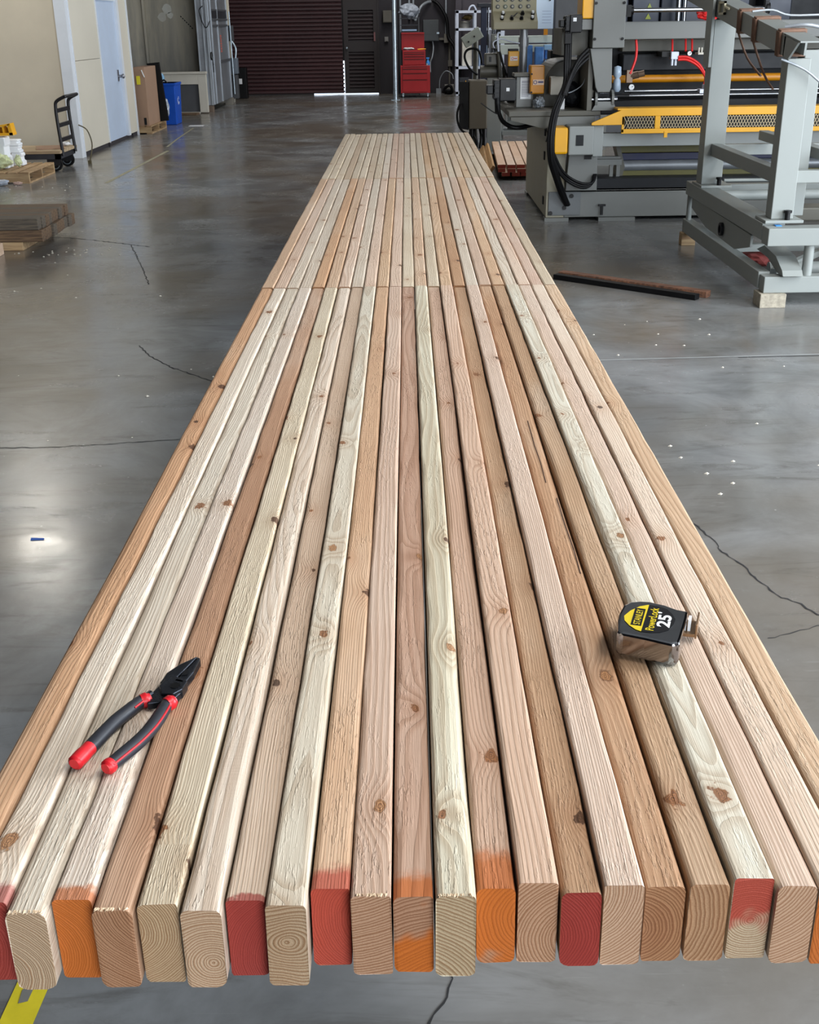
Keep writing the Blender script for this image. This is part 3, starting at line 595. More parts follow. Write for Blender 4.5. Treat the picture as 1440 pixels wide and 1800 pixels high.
for k in range(3):
    a0 = k * 2.094 + 0.3
    ar.tube([(-4.108, 21.66 + 0.06 * math.cos(a0 + j * 0.35), 0.40 + 0.06 * math.sin(a0 + j * 0.35)) for j in range(5)], 0.012, 6)
ar.build('arrows_symbol', M['white_paper'], bn)
tag(MB().tube([(-4.42, 21.6, 0.735), (-4.43, 21.6, 0.77), (-4.38, 21.62, 0.84), (-4.34, 21.63, 0.80), (-4.36, 21.62, 0.735)], [0.03, 0.045, 0.03, 0.04], 7).build('plastic_film', paint('light_blue_film', (128, 178, 214), 0.35)), 'light blue plastic film sticking out of the recycling bin', 'film')

def pallet(name, lab, x0, x1, y0, y1, along='x', grp=None, n=6):
    t = thing(name, lab, 'pallet', ((x0 + x1) / 2, (y0 + y1) / 2, 0), grp)
    H = 0.125
    if along == 'y':                                    # stringers run along y, deck boards along x
        for x in (x0, (x0 + x1) / 2 - 0.02, x1 - 0.04): B(x, x + 0.04, y0, y1, 0.018, H - 0.018, 'stringer', M['pallet_wood'], t)
        w = (y1 - y0) / n
        for k in range(n): B(x0, x1, y0 + k * w, y0 + k * w + w * 0.72, H - 0.018, H, 'deck_board', M['pallet_wood'], t)
        for k in (0, n // 2, n - 1): B(x0, x1, y0 + k * w, y0 + k * w + w * 0.72, 0, 0.018, 'bottom_board', M['pallet_wood'], t)
    else:                                               # stringers run along x, deck boards along y
        for y in (y0, (y0 + y1) / 2 - 0.02, y1 - 0.04): B(x0, x1, y, y + 0.04, 0.018, H - 0.018, 'stringer', M['pallet_wood'], t)
        w = (x1 - x0) / n
        for k in range(n): B(x1 - k * w - w * 0.72, x1 - k * w, y0, y1, H - 0.018, H, 'deck_board', M['pallet_wood'], t)
        for k in (0, n // 2, n - 1): B(x1 - k * w - w * 0.72, x1 - k * w, y0, y1, 0, 0.018, 'bottom_board', M['pallet_wood'], t)
    return t
pallet('wooden_pallet', 'small pale pallet under the tall cardboard box', -4.42, -4.20, 19.62, 20.9, 'x', n=2)
bx = thing('cardboard_box', 'tall brown cardboard box with yellow sticker standing on a pallet', 'box', (-4.33, 20.0, 0.125))
B(-4.43, -4.23, 19.66, 20.55, 0.125, 1.02, 'carton', M['cardboard'], bx, 0.004)
B(-4.37, -4.31, 19.65, 19.66, 0.76, 0.89, 'yellow_sticker', M['yellow_sticker'], bx); MB().bar((-4.275, 19.655, 0.98), (-4.235, 19.655, 0.87), 0.012, 0.03, (0, 1, 0)).build('tape_strip', M['white_paper'], bx)
B(-4.31, -4.27, 19.655, 19.66, 0.14, 0.25, 'hand_hole', M['black'], bx)
tag(MB().box(-4.34, -4.14, 20.6, 20.68, 0.126, 1.06, Matrix.Rotation(-0.08, 3, 'Y')).build('black_sheet', M['black']), 'dark slanted sheet sticking out behind the tall cardboard box', 'sheet')
def lump(c, r, seed, name, mat, sq=(1, 1, 1), parent=None, amp=0.35):
    bm = bmesh.new(); bmesh.ops.create_icosphere(bm, subdivisions=3, radius=1); rnd = random.Random(seed)
    from mathutils import noise as nz
    for v in bm.verts:
        k = 1 + amp * nz.noise(v.co * 2.1 + Vector((seed, 0, 0))) + amp * 0.6 * nz.noise(v.co * 5 + Vector((0, seed, 0)))
        v.co = Vector((v.co.x * sq[0], v.co.y * sq[1], v.co.z * sq[2])) * r * k
    zmin = min(v.co.z for v in bm.verts)
    me = bpy.data.meshes.new(name); bm.to_mesh(me); bm.free(); me.materials.append(mat)
    o = bpy.data.objects.new(name, me); COL.objects.link(o); o.location = (c[0], c[1], c[2] - zmin)
    o['wl'] = tuple(o.location)
    if parent is not None: o.parent = parent; o.location = Vector(o.location) - Vector(parent['wl'])
    return o
M['film'] = paint('clear_film', (176, 184, 196), 0.22, var=0.25, sc=20)
tag(lump((-4.21, 20.95, 0.13), 0.12, 3, 'plastic_film_bundle', M['film'], (0.55, 0.6, 1.3)), 'crumpled clear plastic bundle between cardboard box and blue bin', 'plastic bundle')
tag(B(-3.85, -3.60, 21.05, 21.25, 0.0, 0.004, 'paper_sheet', M['white_paper']), 'white sheet of paper lying on floor near the blue bin', 'paper')

# platform hand cart
ct = thing('platform_cart', 'platform hand cart with tall black ladder back handle and plywood deck', 'cart', (-4.6, 14.8, 0))
B(-5.6, -4.22, 14.42, 15.18, 0.215, 0.25, 'deck', M['plywood'], ct, 0.004)
MB().box(-5.6, -4.24, 14.45, 14.50, 0.15, 0.215).box(-5.6, -4.24, 15.10, 15.15, 0.15, 0.215).box(-4.30, -4.24, 14.45, 15.15, 0.15, 0.215).build('frame', M['steel_dark'], ct)
for y in (14.52, 15.08):
    MB().tube([(-4.215, y, 0.18), (-4.235, y, 0.55), (-4.235, y, 0.74), (-4.215, y, 0.81), (-4.12, y, 0.86)], 0.02, 8).build('upright', M['black_metal'], ct)
MB().tube([(-4.12, 14.52, 0.86), (-4.10, 14.6, 0.865), (-4.10, 15.0, 0.865), (-4.12, 15.08, 0.86)], 0.02, 8).build('push_handle', M['black_metal'], ct)
for z in (0.36, 0.53, 0.70): B(-4.25, -4.22, 14.53, 15.07, z - 0.02, z + 0.025, 'crossbar', M['black_metal'], ct)
for y in (14.52, 15.05):
    w = MB().cyl((-4.33, y, 0.085), (-4.33, y + 0.05, 0.085), 0.085, 24).build('wheel', M['black'], ct)
    MB().ring((-4.33, y - 0.004, 0.085), (-4.33, y + 0.002, 0.085), 0.058, 0.05, 24).cyl((-4.33, y - 0.006, 0.085), (-4.33, y + 0.002, 0.085), 0.018).build('hub', M['galv_pole'], w)
    MB().box(-4.42, -4.26, y - 0.015, y - 0.005, 0.07, 0.17).box(-4.42, -4.26, y + 0.055, y + 0.065, 0.07, 0.17).box(-4.42, -4.26, y - 0.015, y + 0.065, 0.15, 0.17).build('fork', M['black_metal'], ct)
for y in (14.52, 15.05): MB().cyl((-5.45, y, 0.085), (-5.45, y + 0.05, 0.085), 0.085, 20).box(-5.5, -5.4, y - 0.012, y + 0.062, 0.08, 0.16).build('wheel', M['black'], ct)
tag(MB().tube([(-4.20, 15.30, 0.48), (-4.10, 15.3, 0.42), (-4.06, 15.32, 0.26), (-4.08, 15.3, 0.12), (-4.11, 15.3, 0.03)], 0.009, 6).box(-4.13, -4.09, 15.28, 15.32, 0, 0.045).build('power_cord', paint('brown_cord', (92, 84, 60), 0.5)), 'thin cord hanging from the cart handle down to a plug on floor', 'cord')
tag(MB().box(-4.62, -4.28, 14.6, 15.0, 0.252, 0.262, Matrix.Rotation(0.3, 3, 'Z')).build('cardboard_sheet', M['cardboard']), 'torn cardboard sheet lying flat on the cart deck', 'cardboard')
tag(lump((-4.31, 15.02, 0.252), 0.05, 9, 'paper_scrap', M['white_paper'], (1.1, 1, 0.5)), 'crumpled pale paper on cart deck beside the handle', 'paper')

pt = pallet('wooden_pallet', 'weathered pallet by the cart carrying white foam blocks', -5.4, -4.30, 13.36, 14.38, 'x', n=8)
def foam(name, lab, x0, x1, y0, y1, z0, z1, notch):
    p = [(x0, z0), (x1, z0), (x1, z0 + (z1 - z0) * 0.35), (x1 - notch, z0 + (z1 - z0) * 0.4), (x1 - notch, z0 + (z1 - z0) * 0.7), (x1 - notch * 0.3, z0 + (z1 - z0) * 0.74), (x1 - notch * 0.3, z1 - notch * 0.4), (x1 - notch, z1), (x0, z1)]
    return tag(MB().prism(p, 'y', y0, y1).build(name, M['white_foam'], bevel=0.008), lab, 'foam block', 'foam blocks on the pallet')
foam('foam_block', 'tallest white foam block upright on the pallet under the yellow ramp', -4.795, -4.645, 13.75, 13.95, 0.127, 0.47, 0.02)
foam('foam_block', 'white notched foam block lowest at right edge of the pallet', -4.685, -4.555, 14.02, 14.16, 0.127, 0.27, 0.02)
foam('foam_block', 'white foam block resting on the lowest notched foam block', -4.705, -4.580, 14.02, 14.17, 0.272, 0.35, 0.015)
foam('foam_block', 'small white foam block topmost of the short foam pile', -4.725, -4.580, 14.02, 14.17, 0.352, 0.42, 0.02)
M['green_bag'] = paint('greenish_film', (196, 204, 160), 0.4, var=0.3, sc=14)
tag(lump((-4.72, 13.62, 0.127), 0.12, 5, 'film_heap', M['green_bag'], (1.3, 0.7, 0.7)), 'crumpled greenish film heap on pallet in front of foam blocks', 'plastic film')
tag(lump((-4.56, 13.86, 0.127), 0.055, 12, 'moss_wrap', M['green_bag'], (0.7, 0.7, 1.2)), 'small greenish wrap stuffed between the foam blocks', 'plastic film')
tag(lump((-4.60, 13.18, 0.0), 0.07, 21, 'grey_film', M['film'], (1.7, 0.8, 0.5)), 'grey crumpled film lying on floor before the weathered pallet', 'plastic film')
tag(lump((-4.40, 13.24, 0.0), 0.03, 22, 'pink_scrap', paint('pinkish_scrap', (190, 160, 148), 0.7), (1.7, 0.8, 0.6)), 'pinkish paper scrap on floor before the weathered pallet', 'scrap')
yr = thing('yellow_ramp', 'yellow slotted triangular ramp piece lying on the tall foam block', 'ramp', (-4.740, 13.85, 0.472))
MB().prism([(-5.140, 0.472), (-4.550, 0.49), (-4.550, 0.52), (-5.140, 0.50)], 'y', 13.78, 13.92).prism([(-5.140, 0.50), (-4.590, 0.60), (-4.570, 0.62), (-5.140, 0.53)], 'y', 13.78, 13.92).prism([(-4.590, 0.49), (-4.550, 0.49), (-4.570, 0.62), (-4.605, 0.61)], 'y', 13.78, 13.92).build('frame', M['yellow_plastic'], yr)
for k, x in enumerate((-4.665, -4.740, -4.820)): MB().prism([(x, 0.49), (x + 0.02, 0.49), (x + 0.012, 0.60 - k * 0.02), (x - 0.008, 0.595 - k * 0.02)], 'y', 13.79, 13.91).build('rib', M['yellow_plastic'], yr)
B(-5.090, -4.590, 13.90, 13.91, 0.49, 0.57, 'back_web', paint('dark_yellow_plastic', (190, 128, 16), 0.5), yr)

# weathered posts, two layers on a short bearer
tag(B(-3.22, -3.06, 9.12, 9.95, 0, 0.068, 'bearer_block', M['pallet_wood'], bevel=0.004), 'short pale bearer under the right end of the weathered posts', 'block')
tag(B(-4.9, -4.75, 9.12, 9.95, 0, 0.068, 'bearer_block', M['pallet_wood'], bevel=0.004), 'hidden bearer under the left end of the weathered posts', 'block')
rp = random.Random(4)
for lay in range(2):
    for k in range(9 + (1 - lay)):
        y = 9.11 + k * 0.0905; dx = rp.uniform(-0.012, 0.012) - 0.025 * lay
        m = M['dark_post'] if rp.random() < 0.6 else M['dark_post2']
        o = B(-5.3 + dx, -2.885 + dx, y, y + 0.088, 0.070 + lay * 0.0905, 0.070 + lay * 0.0905 + 0.089, 'timber_post', m, bevel=0.004)
        tag(o, f'weathered square post, {ORD[k]} from the front in the {("lower", "upper")[lay]} layer of the pile', 'post', 'weathered posts piled on the floor at left')
for k, (z, lb) in enumerate(((0, 'lower'), (0.0905, 'upper'))):
    tag(B(-4.6, -3.17 - 0.02 * k, 8.80, 8.99, z + 0.002 * k, z + 0.089, 'pale_timber', wsolid('pale_timber', (206, 176, 150), (226, 200, 176), 30), bevel=0.004), f'pale timber end at the left edge before the dark posts, {lb} one', 'timber')

# ------------------------------------------------------------------ far wall: pole, tool chest, wall boxes, white rack
M['red'] = paint('red_enamel', (168, 26, 32), 0.42, var=0.06)
M['red_dark'] = paint('dark_red_gap', (70, 14, 18), 0.6)
M['conduit'] = paint('grey_conduit', (150, 156, 162), 0.45, 0.3)
M['grey_box'] = paint('grey_wall_box', (96, 92, 84), 0.6)
tag(MB().cyl((-0.262, 27.6, 0), (-0.262, 27.6, 6.5), 0.055, 20).box(-0.36, -0.165, 27.5, 27.7, 0, 0.012).build('steel_pole', M['galv_pole']), 'shiny galvanised round pole standing left of the red tool chest', 'pole')
tc = thing('tool_chest', 'red two-part tool chest on casters with open lid beside steel pole', 'tool chest', (0.2, 28.6, 0))
B(-0.145, 0.545, 28.42, 28.9, 0.10, 0.70, 'lower_cabinet', M['red'], tc, 0.006)
for z0, z1 in ((0.13, 0.385), (0.40, 0.525), (0.54, 0.62), (0.632, 0.675)):
    d = B(-0.10, 0.475, 28.40, 28.42, z0, z1, 'drawer', M['red'], tc, 0.003); B(-0.10, 0.475, 28.395, 28.41, z1 - 0.006, z1 + 0.006, 'pull_strip', M['red_dark'], d)
B(-0.09, 0.44, 28.46, 28.85, 0.702, 1.03, 'upper_chest', M['red'], tc, 0.006)
for z0, z1 in ((0.72, 0.83), (0.845, 0.885), (0.90, 0.94), (0.955, 0.985)):
    d = B(-0.06, 0.41, 28.445, 28.46, z0, z1, 'drawer', M['red'], tc, 0.003); B(-0.06, 0.41, 28.44, 28.45, z1 - 0.005, z1 + 0.006, 'pull_strip', M['red_dark'], d)
B(-0.115, 0.42, 28.86, 28.89, 1.03, 1.40, 'lid', M['red'], tc, 0.004); MB().box(-0.115, 0.42, 28.78, 28.86, 1.38, 1.41).build('lid_rim', M['red'], tc)
for x in (-0.09, 0.49):
    for y in (28.48, 28.85): MB().cyl((x - 0.015, y, 0.04), (x + 0.015, y, 0.04), 0.04, 14).box(x - 0.02, x + 0.02, y - 0.02, y + 0.02, 0.05, 0.10).build('caster', M['galv_pole'], tc)
for z in (0.66, 1.0): B(-0.14 if z < 0.9 else -0.088, -0.138 if z < 0.9 else -0.086, 28.5, 28.7, z - 0.02, z, 'side_handle', M['galv_pole'], tc)
tag(lump((0.06, 28.62, 1.032), 0.07, 31, 'pale_rag', M['white_paper'], (1.7, 0.8, 0.4)), 'pale rag lying on the open top tray of the tool chest', 'rag')
tag(MB().tube([(0.26, 28.55, 1.047), (0.34, 28.55, 1.05), (0.45, 28.56, 1.055)], [0.014, 0.018, 0.012], 8).build('yellow_screwdriver', M['yellow_plastic']), 'yellow handled hand tool on the open top tray of the chest', 'hand tool')
tag(MB().bar((-0.06, 28.52, 1.053), (0.2, 28.5, 1.053), 0.02, 0.015).cyl((-0.07, 28.52, 1.053), (-0.04, 28.52, 1.053), 0.02).build('wrench', M['steel_dark']), 'dark wrench lying across the open top tray of the chest', 'wrench')
tag(MB().lathe((0.475, 28.462, 0.702), [(0.028, 0), (0.03, 0.025), (0.018, 0.04), (0.0, 0.045)], 14).build('tape_roll', M['galv']), 'small grey round cap on the lower cabinet top of the red chest', 'roll')
tag(MB().lathe((0.50, 28.60, 0.702), [(0.04, 0), (0.045, 0.05), (0.03, 0.09), (0.012, 0.11), (0.012, 0.14)], 14).box(0.46, 0.53, 28.58, 28.62, 0.84, 0.87).build('spray_bottle', paint('bright_blue_plastic', (60, 150, 232), 0.35)), 'bright blue spray bottle on right corner of the red tool chest', 'bottle')
dr = thing('drawer_organizer', 'small dark wire rack of trays standing behind the red chest', 'organizer', (0.06, 29.4, 0))
MB().bar((-0.15, 29.3, 0), (-0.15, 29.3, 1.74), 0.02, 0.02).bar((0.30, 29.3, 0), (0.30, 29.3, 1.74), 0.02, 0.02).bar((-0.15, 29.65, 0), (-0.15, 29.65, 1.74), 0.02, 0.02).bar((0.30, 29.65, 0), (0.30, 29.65, 1.74), 0.02, 0.02).build('frame', M['dark_grey'], dr)
for z in (1.42, 1.57, 1.72): B(-0.15, 0.30, 29.3, 29.66, z - 0.012, z + 0.006, 'tray', M['steel_dark'], dr)
B(-0.10, 0.25, 29.28, 29.3, 1.44, 1.475, 'label_strip', paint('blue_white_strip', (150, 176, 206), 0.5), dr)
tag(lump((0.08, 29.48, 1.728), 0.17, 41, 'plastic_bag', M['film'], (1.35, 0.9, 0.9)), 'crumpled clear plastic bag on top of the dark tray rack', 'plastic bag')
def wallbox(name, lab, cat, x0, x1, z0, z1, mat, d=0.14, bits=None):
    t = thing(name, lab, cat, ((x0 + x1) / 2, 30.1, z0))
    B(x0, x1, 30.2 - d, 30.2, z0, z1, 'body', mat, t, 0.006); B(x0 + 0.015, x1 - 0.015, 30.2 - d - 0.012, 30.2 - d, z0 + 0.015, z1 - 0.015, 'cover', mat, t, 0.003)
    if bits: MB().box(*bits).build('latch', M['galv_pole'], t)
    return t
wallbox('breaker_box', 'dark grey breaker box on far wall right of the red chest', 'panel', 0.41, 0.79, 1.20, 1.68, paint('panel_grey', (64, 68, 70), 0.5), 0.2, (0.74, 0.80, 29.97, 30.0, 1.36, 1.40))
wallbox('junction_box', 'brownish junction box on far wall left of the steel pole', 'box', -0.56, -0.33, 1.63, 1.90, M['grey_box'])
wallbox('light_switch', 'small pale switch box on dark wall below the junction box', 'switch', -0.535, -0.44, 1.20, 1.31, paint('pale_switch', (136, 134, 132), 0.5), 0.06)
cd = struct(MB().cyl((0.97, 30.12, 1.35), (0.97, 30.12, 6), 0.022, 10).cyl((0.08, 30.15, 1.7), (0.08, 30.15, 6), 0.03, 10).cyl((0.18, 30.15, 1.7), (0.18, 30.15, 6), 0.03, 10).cyl((-0.14, 30.15, 1.4), (-0.14, 30.15, 6), 0.03, 10).build('trim_6', M['conduit']))
struct(MB().box(1.20, 1.34, 30.0, 30.2, 0, 6).box(1.34, 7, 30.12, 30.2, 0, 6.4).build('wall_far_panel', paint('grey_violet_wall', (84, 79, 86), 0.85, var=0.08)))
struct(MB().box(0.92, 1.03, 30.02, 30.2, 1.16, 1.36).box(0.78, 1.1, 30.1, 30.2, 1.22, 1.27).cyl((1.06, 30.15, 0.75), (1.06, 30.15, 1.2), 0.03).box(1.02, 1.12, 30.08, 30.2, 0.62, 0.76).cyl((1.06, 30.15, 0.1), (1.06, 30.15, 0.62), 0.025).build('trim_7', M['grey_box']))
tag(MB().tube([(0.22, 29.95, 1.66), (0.35, 30.0, 1.95), (0.50, 30.1, 2.06), (0.60, 30.17, 2.08)], 0.035, 8).build('flexible_duct', M['conduit']), 'pale flexible hose curving from plastic bag up to far wall', 'hose')
tag(MB().tube([(0.66, 30.12, 2.10), (0.8, 30.05, 2.0), (0.98, 30.0, 1.7), (1.02, 29.98, 1.3), (1.15, 29.9, 1.1), (1.24, 29.86, 0.85), (1.3, 29.8, 0.5), (1.25, 29.8, 0.04)], 0.04, 8).build('black_hose', M['black']), 'thick black hose sagging down far wall behind the white rack', 'hose')
tag(MB().tube([(0.64, 30.08, 1.2), (0.66, 30.05, 1.05), (0.63, 29.9, 0.85), (0.58, 29.9, 0.72), (0.58, 29.85, 0.5)], 0.018, 7).build('air_line', M['conduit']), 'thin pale air line hanging below the dark grey breaker box', 'hose')
tag(MB().tube([(0.80, 29.9, 0.12), (0.82, 29.9, 0.35), (0.95, 29.85, 0.52), (1.1, 29.8, 0.46), (1.14, 29.75, 0.34)], 0.014, 6).box(0.72, 0.84, 29.85, 29.95, 0, 0.12).build('looped_cable', M['conduit']), 'pale looped cable rising from a small floor box', 'cable')
tag(MB().tube([(0.88, 29.5, 0.04), (0.94, 29.45, 0.16), (1.05, 29.4, 0.2), (1.10, 29.45, 0.05), (0.96, 29.5, 0.04), (0.92, 29.4, 0.09), (1.06, 29.35, 0.1)], 0.035, 7).build('coiled_hose', M['black']), 'black coiled hose lying on floor left of the white rack', 'hose')
tag(B(0.92, 1.15, 29.6, 29.8, 0, 0.22, 'grey_carton', paint('grey_carton', (128, 124, 118), 0.7), bevel=0.01), 'low grey carton behind the coiled black hose', 'carton')
rk_ = thing('white_rack', 'tall white steel rack full of machine parts by the far wall', 'rack', (1.7, 29.3, 0))
M['white_steel'] = paint('white_steel', (214, 222, 238), 0.45, var=0.03)
for x in (1.20, 1.62, 2.16):
    for y in (29.03, 29.57): B(x - 0.03, x + 0.03, y - 0.03, y + 0.03, 0, 1.87, 'post', M['white_steel'], rk_)
for z in (0.06, 0.62, 1.46, 1.84): B(1.17, 2.19, 29.0, 29.6, z - 0.03, z + 0.025, 'shelf', M['white_steel'], rk_)
tag(MB().lathe((1.38, 29.3, 1.486), [(0.14, 0), (0.14, 0.12), (0.16, 0.12), (0.16, 0.15), (0.0, 0.15)], 18).build('metal_pot', paint('metal_pot', (150, 146, 136), 0.35, 0.7)), 'dull metal pot on the top shelf of the white rack', 'pot')
tag(lump((1.46, 29.4, 1.65), 0.10, 51, 'brass_fitting', paint('brass_fitting', (134, 112, 66), 0.4, 0.5), (1.2, 0.8, 0.6)), 'brass coloured fitting piled on the metal pot in the rack', 'fitting')
tag(MB().box(1.32, 1.56, 29.15, 29.45, 0.647, 1.25).cyl((1.44, 29.3, 1.25), (1.44, 29.3, 1.36), 0.06).build('white_tank', paint('cream_tank', (222, 218, 206), 0.5), bevel=0.02), 'cream tank standing on the middle shelf of the white rack', 'tank')
tag(MB().box(1.26, 1.5, 29.15, 29.45, 0.087, 0.40).cyl((1.38, 29.13, 0.3), (1.38, 29.16, 0.3), 0.05).build('dark_pump', M['steel_dark'], bevel=0.015), 'dark pump on the bottom shelf of the white rack', 'pump')
tag(MB().lathe((1.41, 29.1, 0.087), [(0.03, 0), (0.035, 0.16), (0.012, 0.2), (0.012, 0.24)], 12).build('yellow_bottle', M['yellow_plastic']), 'small yellowish bottle beside the dark pump in the rack', 'bottle')
tag(MB().box(1.72, 2.08, 29.1, 29.5, 0.647, 1.1).build('blue_white_unit', paint('blue_white_unit', (160, 184, 214), 0.4), bevel=0.015), 'pale blue unit on the middle shelf at right of the rack', 'unit')
tag(MB().tube([(1.48, 29.3, 1.87), (1.52, 29.3, 1.95), (1.6, 29.3, 1.97), (1.66, 29.3, 1.87)], 0.02, 7).build('white_coil', M['white_steel']), 'white hose loop lying on top of the white rack', 'hose')

# ------------------------------------------------------------------ right: planing machine
M['mgrey'] = paint('machine_grey', (106, 108, 105), 0.42, 0.0, var=0.05, sc=2)
M['mlight'] = paint('machine_light_grey', (134, 138, 136), 0.42, 0.0, var=0.05, sc=2)
M['mdark'] = paint('machine_dark', (22, 24, 28), 0.5, 0.1, var=0.2, spec=0.3)
M['molive'] = paint('machine_olive_grey', (84, 82, 73), 0.5, var=0.08)
M['myellow'] = paint('safety_yellow', (224, 162, 6), 0.42, var=0.05)
M['mochre'] = paint('ochre_yellow', (188, 122, 14), 0.42, var=0.06)
M['chrome'] = paint('chrome_rod', (150, 154, 160), 0.24, 1.0, var=0.03)
M['navy'] = paint('navy_belt', (20, 26, 66), 0.5)
M['olive'] = paint('olive_rail', (92, 88, 38), 0.5)
M['redhose'] = paint('red_air_hose', (226, 44, 44), 0.4, var=0.05)
M['screw'] = paint('dark_screw', (14, 14, 16), 0.5, spec=0.3)
mm = thing('planing_machine', 'large grey woodworking machine with yellow mesh guard, chrome rods and hoses', 'machine', (2.4, 11.0, 0))
MB().box(1.36, 6.0, 10.2, 10.28, 0.03, 0.262).box(1.36, 6.0, 10.2, 12.0, 0.24, 0.262).box(1.36, 6.0, 11.9, 12.0, 0.03, 0.24).build('base_frame', M['mgrey'], mm, 0.006)
B(1.36, 6.0, 10.27, 10.6, 0.264, 0.345, 'base_sill', M['mdark'], mm)
MB().box(1.20, 1.36, 10.2, 12.0, 0.03, 0.78).build('end_cabinet', paint('machine_beige_grey', (158, 153, 134), 0.5, var=0.06), mm, 0.006)
fl = MB().box(1.19, 1.40, 10.17, 10.3, 0.0, 0.03).box(1.66, 1.98, 10.16, 10.34, 0.0, 0.03).box(4.6, 4.9, 10.16, 10.34, 0, 0.03).box(1.19, 1.4, 11.8, 12.0, 0, 0.03).box(4.6, 4.9, 11.8, 12.0, 0, 0.03)
fl.build('foot_plate', M['mgrey'], mm)
B(1.22, 1.50, 10.185, 10.2, 0.05, 0.25, 'recess_plate', paint('machine_mid_grey', (98, 102, 104), 0.45), mm, 0.003)
hs = MB()
for x, z in ((1.42, 0.215), (1.36, 0.115), (1.24, 0.07)): MB().cyl((x, 10.175, z), (x, 10.19, z), 0.018, 14).build('bolt', M['screw'], mm)
MB().box(1.68, 1.70, 10.175, 10.2, 0.05, 0.126).box(1.66, 1.72, 10.17, 10.2, 0.125, 0.14).build('levelling_bolt', M['screw'], mm)
hg = MB()
for z in (0.70, 0.50, 0.12): B(1.19, 1.20, 10.36, 10.42, z, z + 0.07, 'hinge', M['screw'], mm)
MB().prism([(1.36, 0.264), (1.63, 0.264), (1.62, 0.60), (1.38, 0.60)], 'y', 10.14, 10.30).build('column_plate', M['mgrey'], mm, 0.004)
B(1.51, 1.57, 10.13, 10.145, 0.525, 0.575, 'square_hole', M['screw'], mm)
gb = B(1.345, 1.555, 9.95, 10.2, 0.578, 0.81, 'gear_cover', M['mlight'], mm, 0.01); B(1.405, 1.468, 9.945, 9.955, 0.655, 0.74, 'inspection_hole', M['mdark'], gb)
B(1.557, 1.64, 10.0, 10.2, 0.56, 0.81, 'side_cover', M['mlight'], mm, 0.006)
B(1.215, 1.343, 9.96, 10.2, 0.585, 0.80, 'yellow_cover', M['myellow'], mm, 0.02)
B(1.642, 6.0, 10.1, 10.2, 0.63, 0.738, 'front_beam', M['mlight'], mm, 0.005)
gd = MB().prism([(1.53, 0.815), (1.53, 0.835), (1.78, 0.935), (6.0, 0.935), (6.0, 0.882), (1.80, 0.882), (1.80, 0.815)], 'y', 9.95, 9.97)
gd.box(1.78, 1.80, 9.95, 9.97, 0.752, 0.882).box(1.78, 6.0, 9.95, 9.97, 0.745, 0.782).box(2.055, 2.10, 9.95, 9.97, 0.782, 0.882)
gd.box(3.3, 3.345, 9.95, 9.97, 0.782, 0.882).box(2.135, 2.165, 9.945, 9.96, 0.71, 0.76).box(1.74, 6.0, 9.95, 10.15, 0.93, 0.945)
gu = gd.build('yellow_guard', M['myellow'], mm, 0.003)
ms = MB(); hgt = 0.10; st = 0.028
x = 1.70
while x < 4.6:
    for sx in (1, -1):
        xa, xb, za, zb = (x, x + 0.05, 0.782, 0.882) if sx == 1 else (x + 0.05, x, 0.782, 0.882)
        if min(xa, xb) > 1.79: ms.bar((xa, 9.962, za), (xb, 9.962, zb), 0.004, 0.004, (0, 1, 0))
    x += 0.0245
ms.build('expanded_mesh', paint('mesh_steel', (176, 160, 130), 0.45, 0.4), gu)['kind'] = 'stuff'
for o_ in (B(1.8, 6.0, 10.05, 10.06, 0.76, 0.90, 'mesh_backing', M['mdark'], gu),): pass
# belt and pressure rails below the front beam
B(1.87, 6.0, 10.50, 10.62, 0.535, 0.60, 'olive_rail', M['olive'], mm, 0.006); B(1.89, 6.0, 10.49, 10.6, 0.475, 0.533, 'belt', M['navy'], mm, 0.004)
MB().cyl((1.905, 10.52, 0.425), (6.0, 10.52, 0.425), 0.052, 20).build('feed_roller', paint('roller_steel', (128, 132, 136), 0.42, 0.4), mm)
B(1.88, 6.0, 10.48, 10.56, 0.335, 0.385, 'olive_rail', M['olive'], mm, 0.005)
MB().prism([(1.83, 0.60), (1.87, 0.60), (1.92, 0.42), (1.90, 0.335), (1.84, 0.335), (1.87, 0.47)], 'y', 10.46, 10.66).build('rail_bracket', M['molive'], mm)
MB().box(1.64, 1.87, 10.42, 10.47, 0.495, 0.515).box(1.66, 1.88, 10.40, 10.47, 0.445, 0.493).box(1.78, 1.81, 10.42, 10.46, 0.345, 0.445).box(1.84, 1.87, 10.42, 10.46, 0.345, 0.445).build('link_bar', M['mgrey'], mm)
# table, bracket and upper column
B(0.86, 1.64, 10.2, 11.9, 0.872, 0.915, 'side_table', M['molive'], mm, 0.006)
MB().prism([(0.88, 0.870), (1.22, 0.870), (1.22, 0.76), (1.10, 0.79), (0.88, 0.845)], 'y', 10.2, 10.26).build('table_bracket', M['molive'], mm)
MB().box(1.22, 1.6, 10.2, 10.5, 0.782, 0.87).box(1.30, 1.62, 10.5, 11.9, 0.785, 0.87).build('table_block', M['mgrey'], mm, 0.006)
cp = MB().box(1.53, 1.795, 10.12, 10.45, 1.405, 2.6).prism([(1.52, 1.405), (1.705, 1.405), (1.715, 1.10), (1.70, 1.06), (1.60, 1.06), (1.58, 1.10)], 'y', 10.16, 10.42).build('upper_column', M['mgrey'], mm, 0.006)
b4 = MB()
for x in (1.548, 1.775):
    for z in (1.475, 1.745, 2.1): MB().cyl((x, 10.105, z), (x, 10.12, z), 0.011, 12).build('bolt', M['screw'], mm)
B(1.52, 1.56, 10.2, 10.9, 0.915, 1.405, 'column_web', M['molive'], mm); B(1.30, 1.52, 10.30, 10.9, 1.35, 1.56, 'column_shelf', M['molive'], mm)
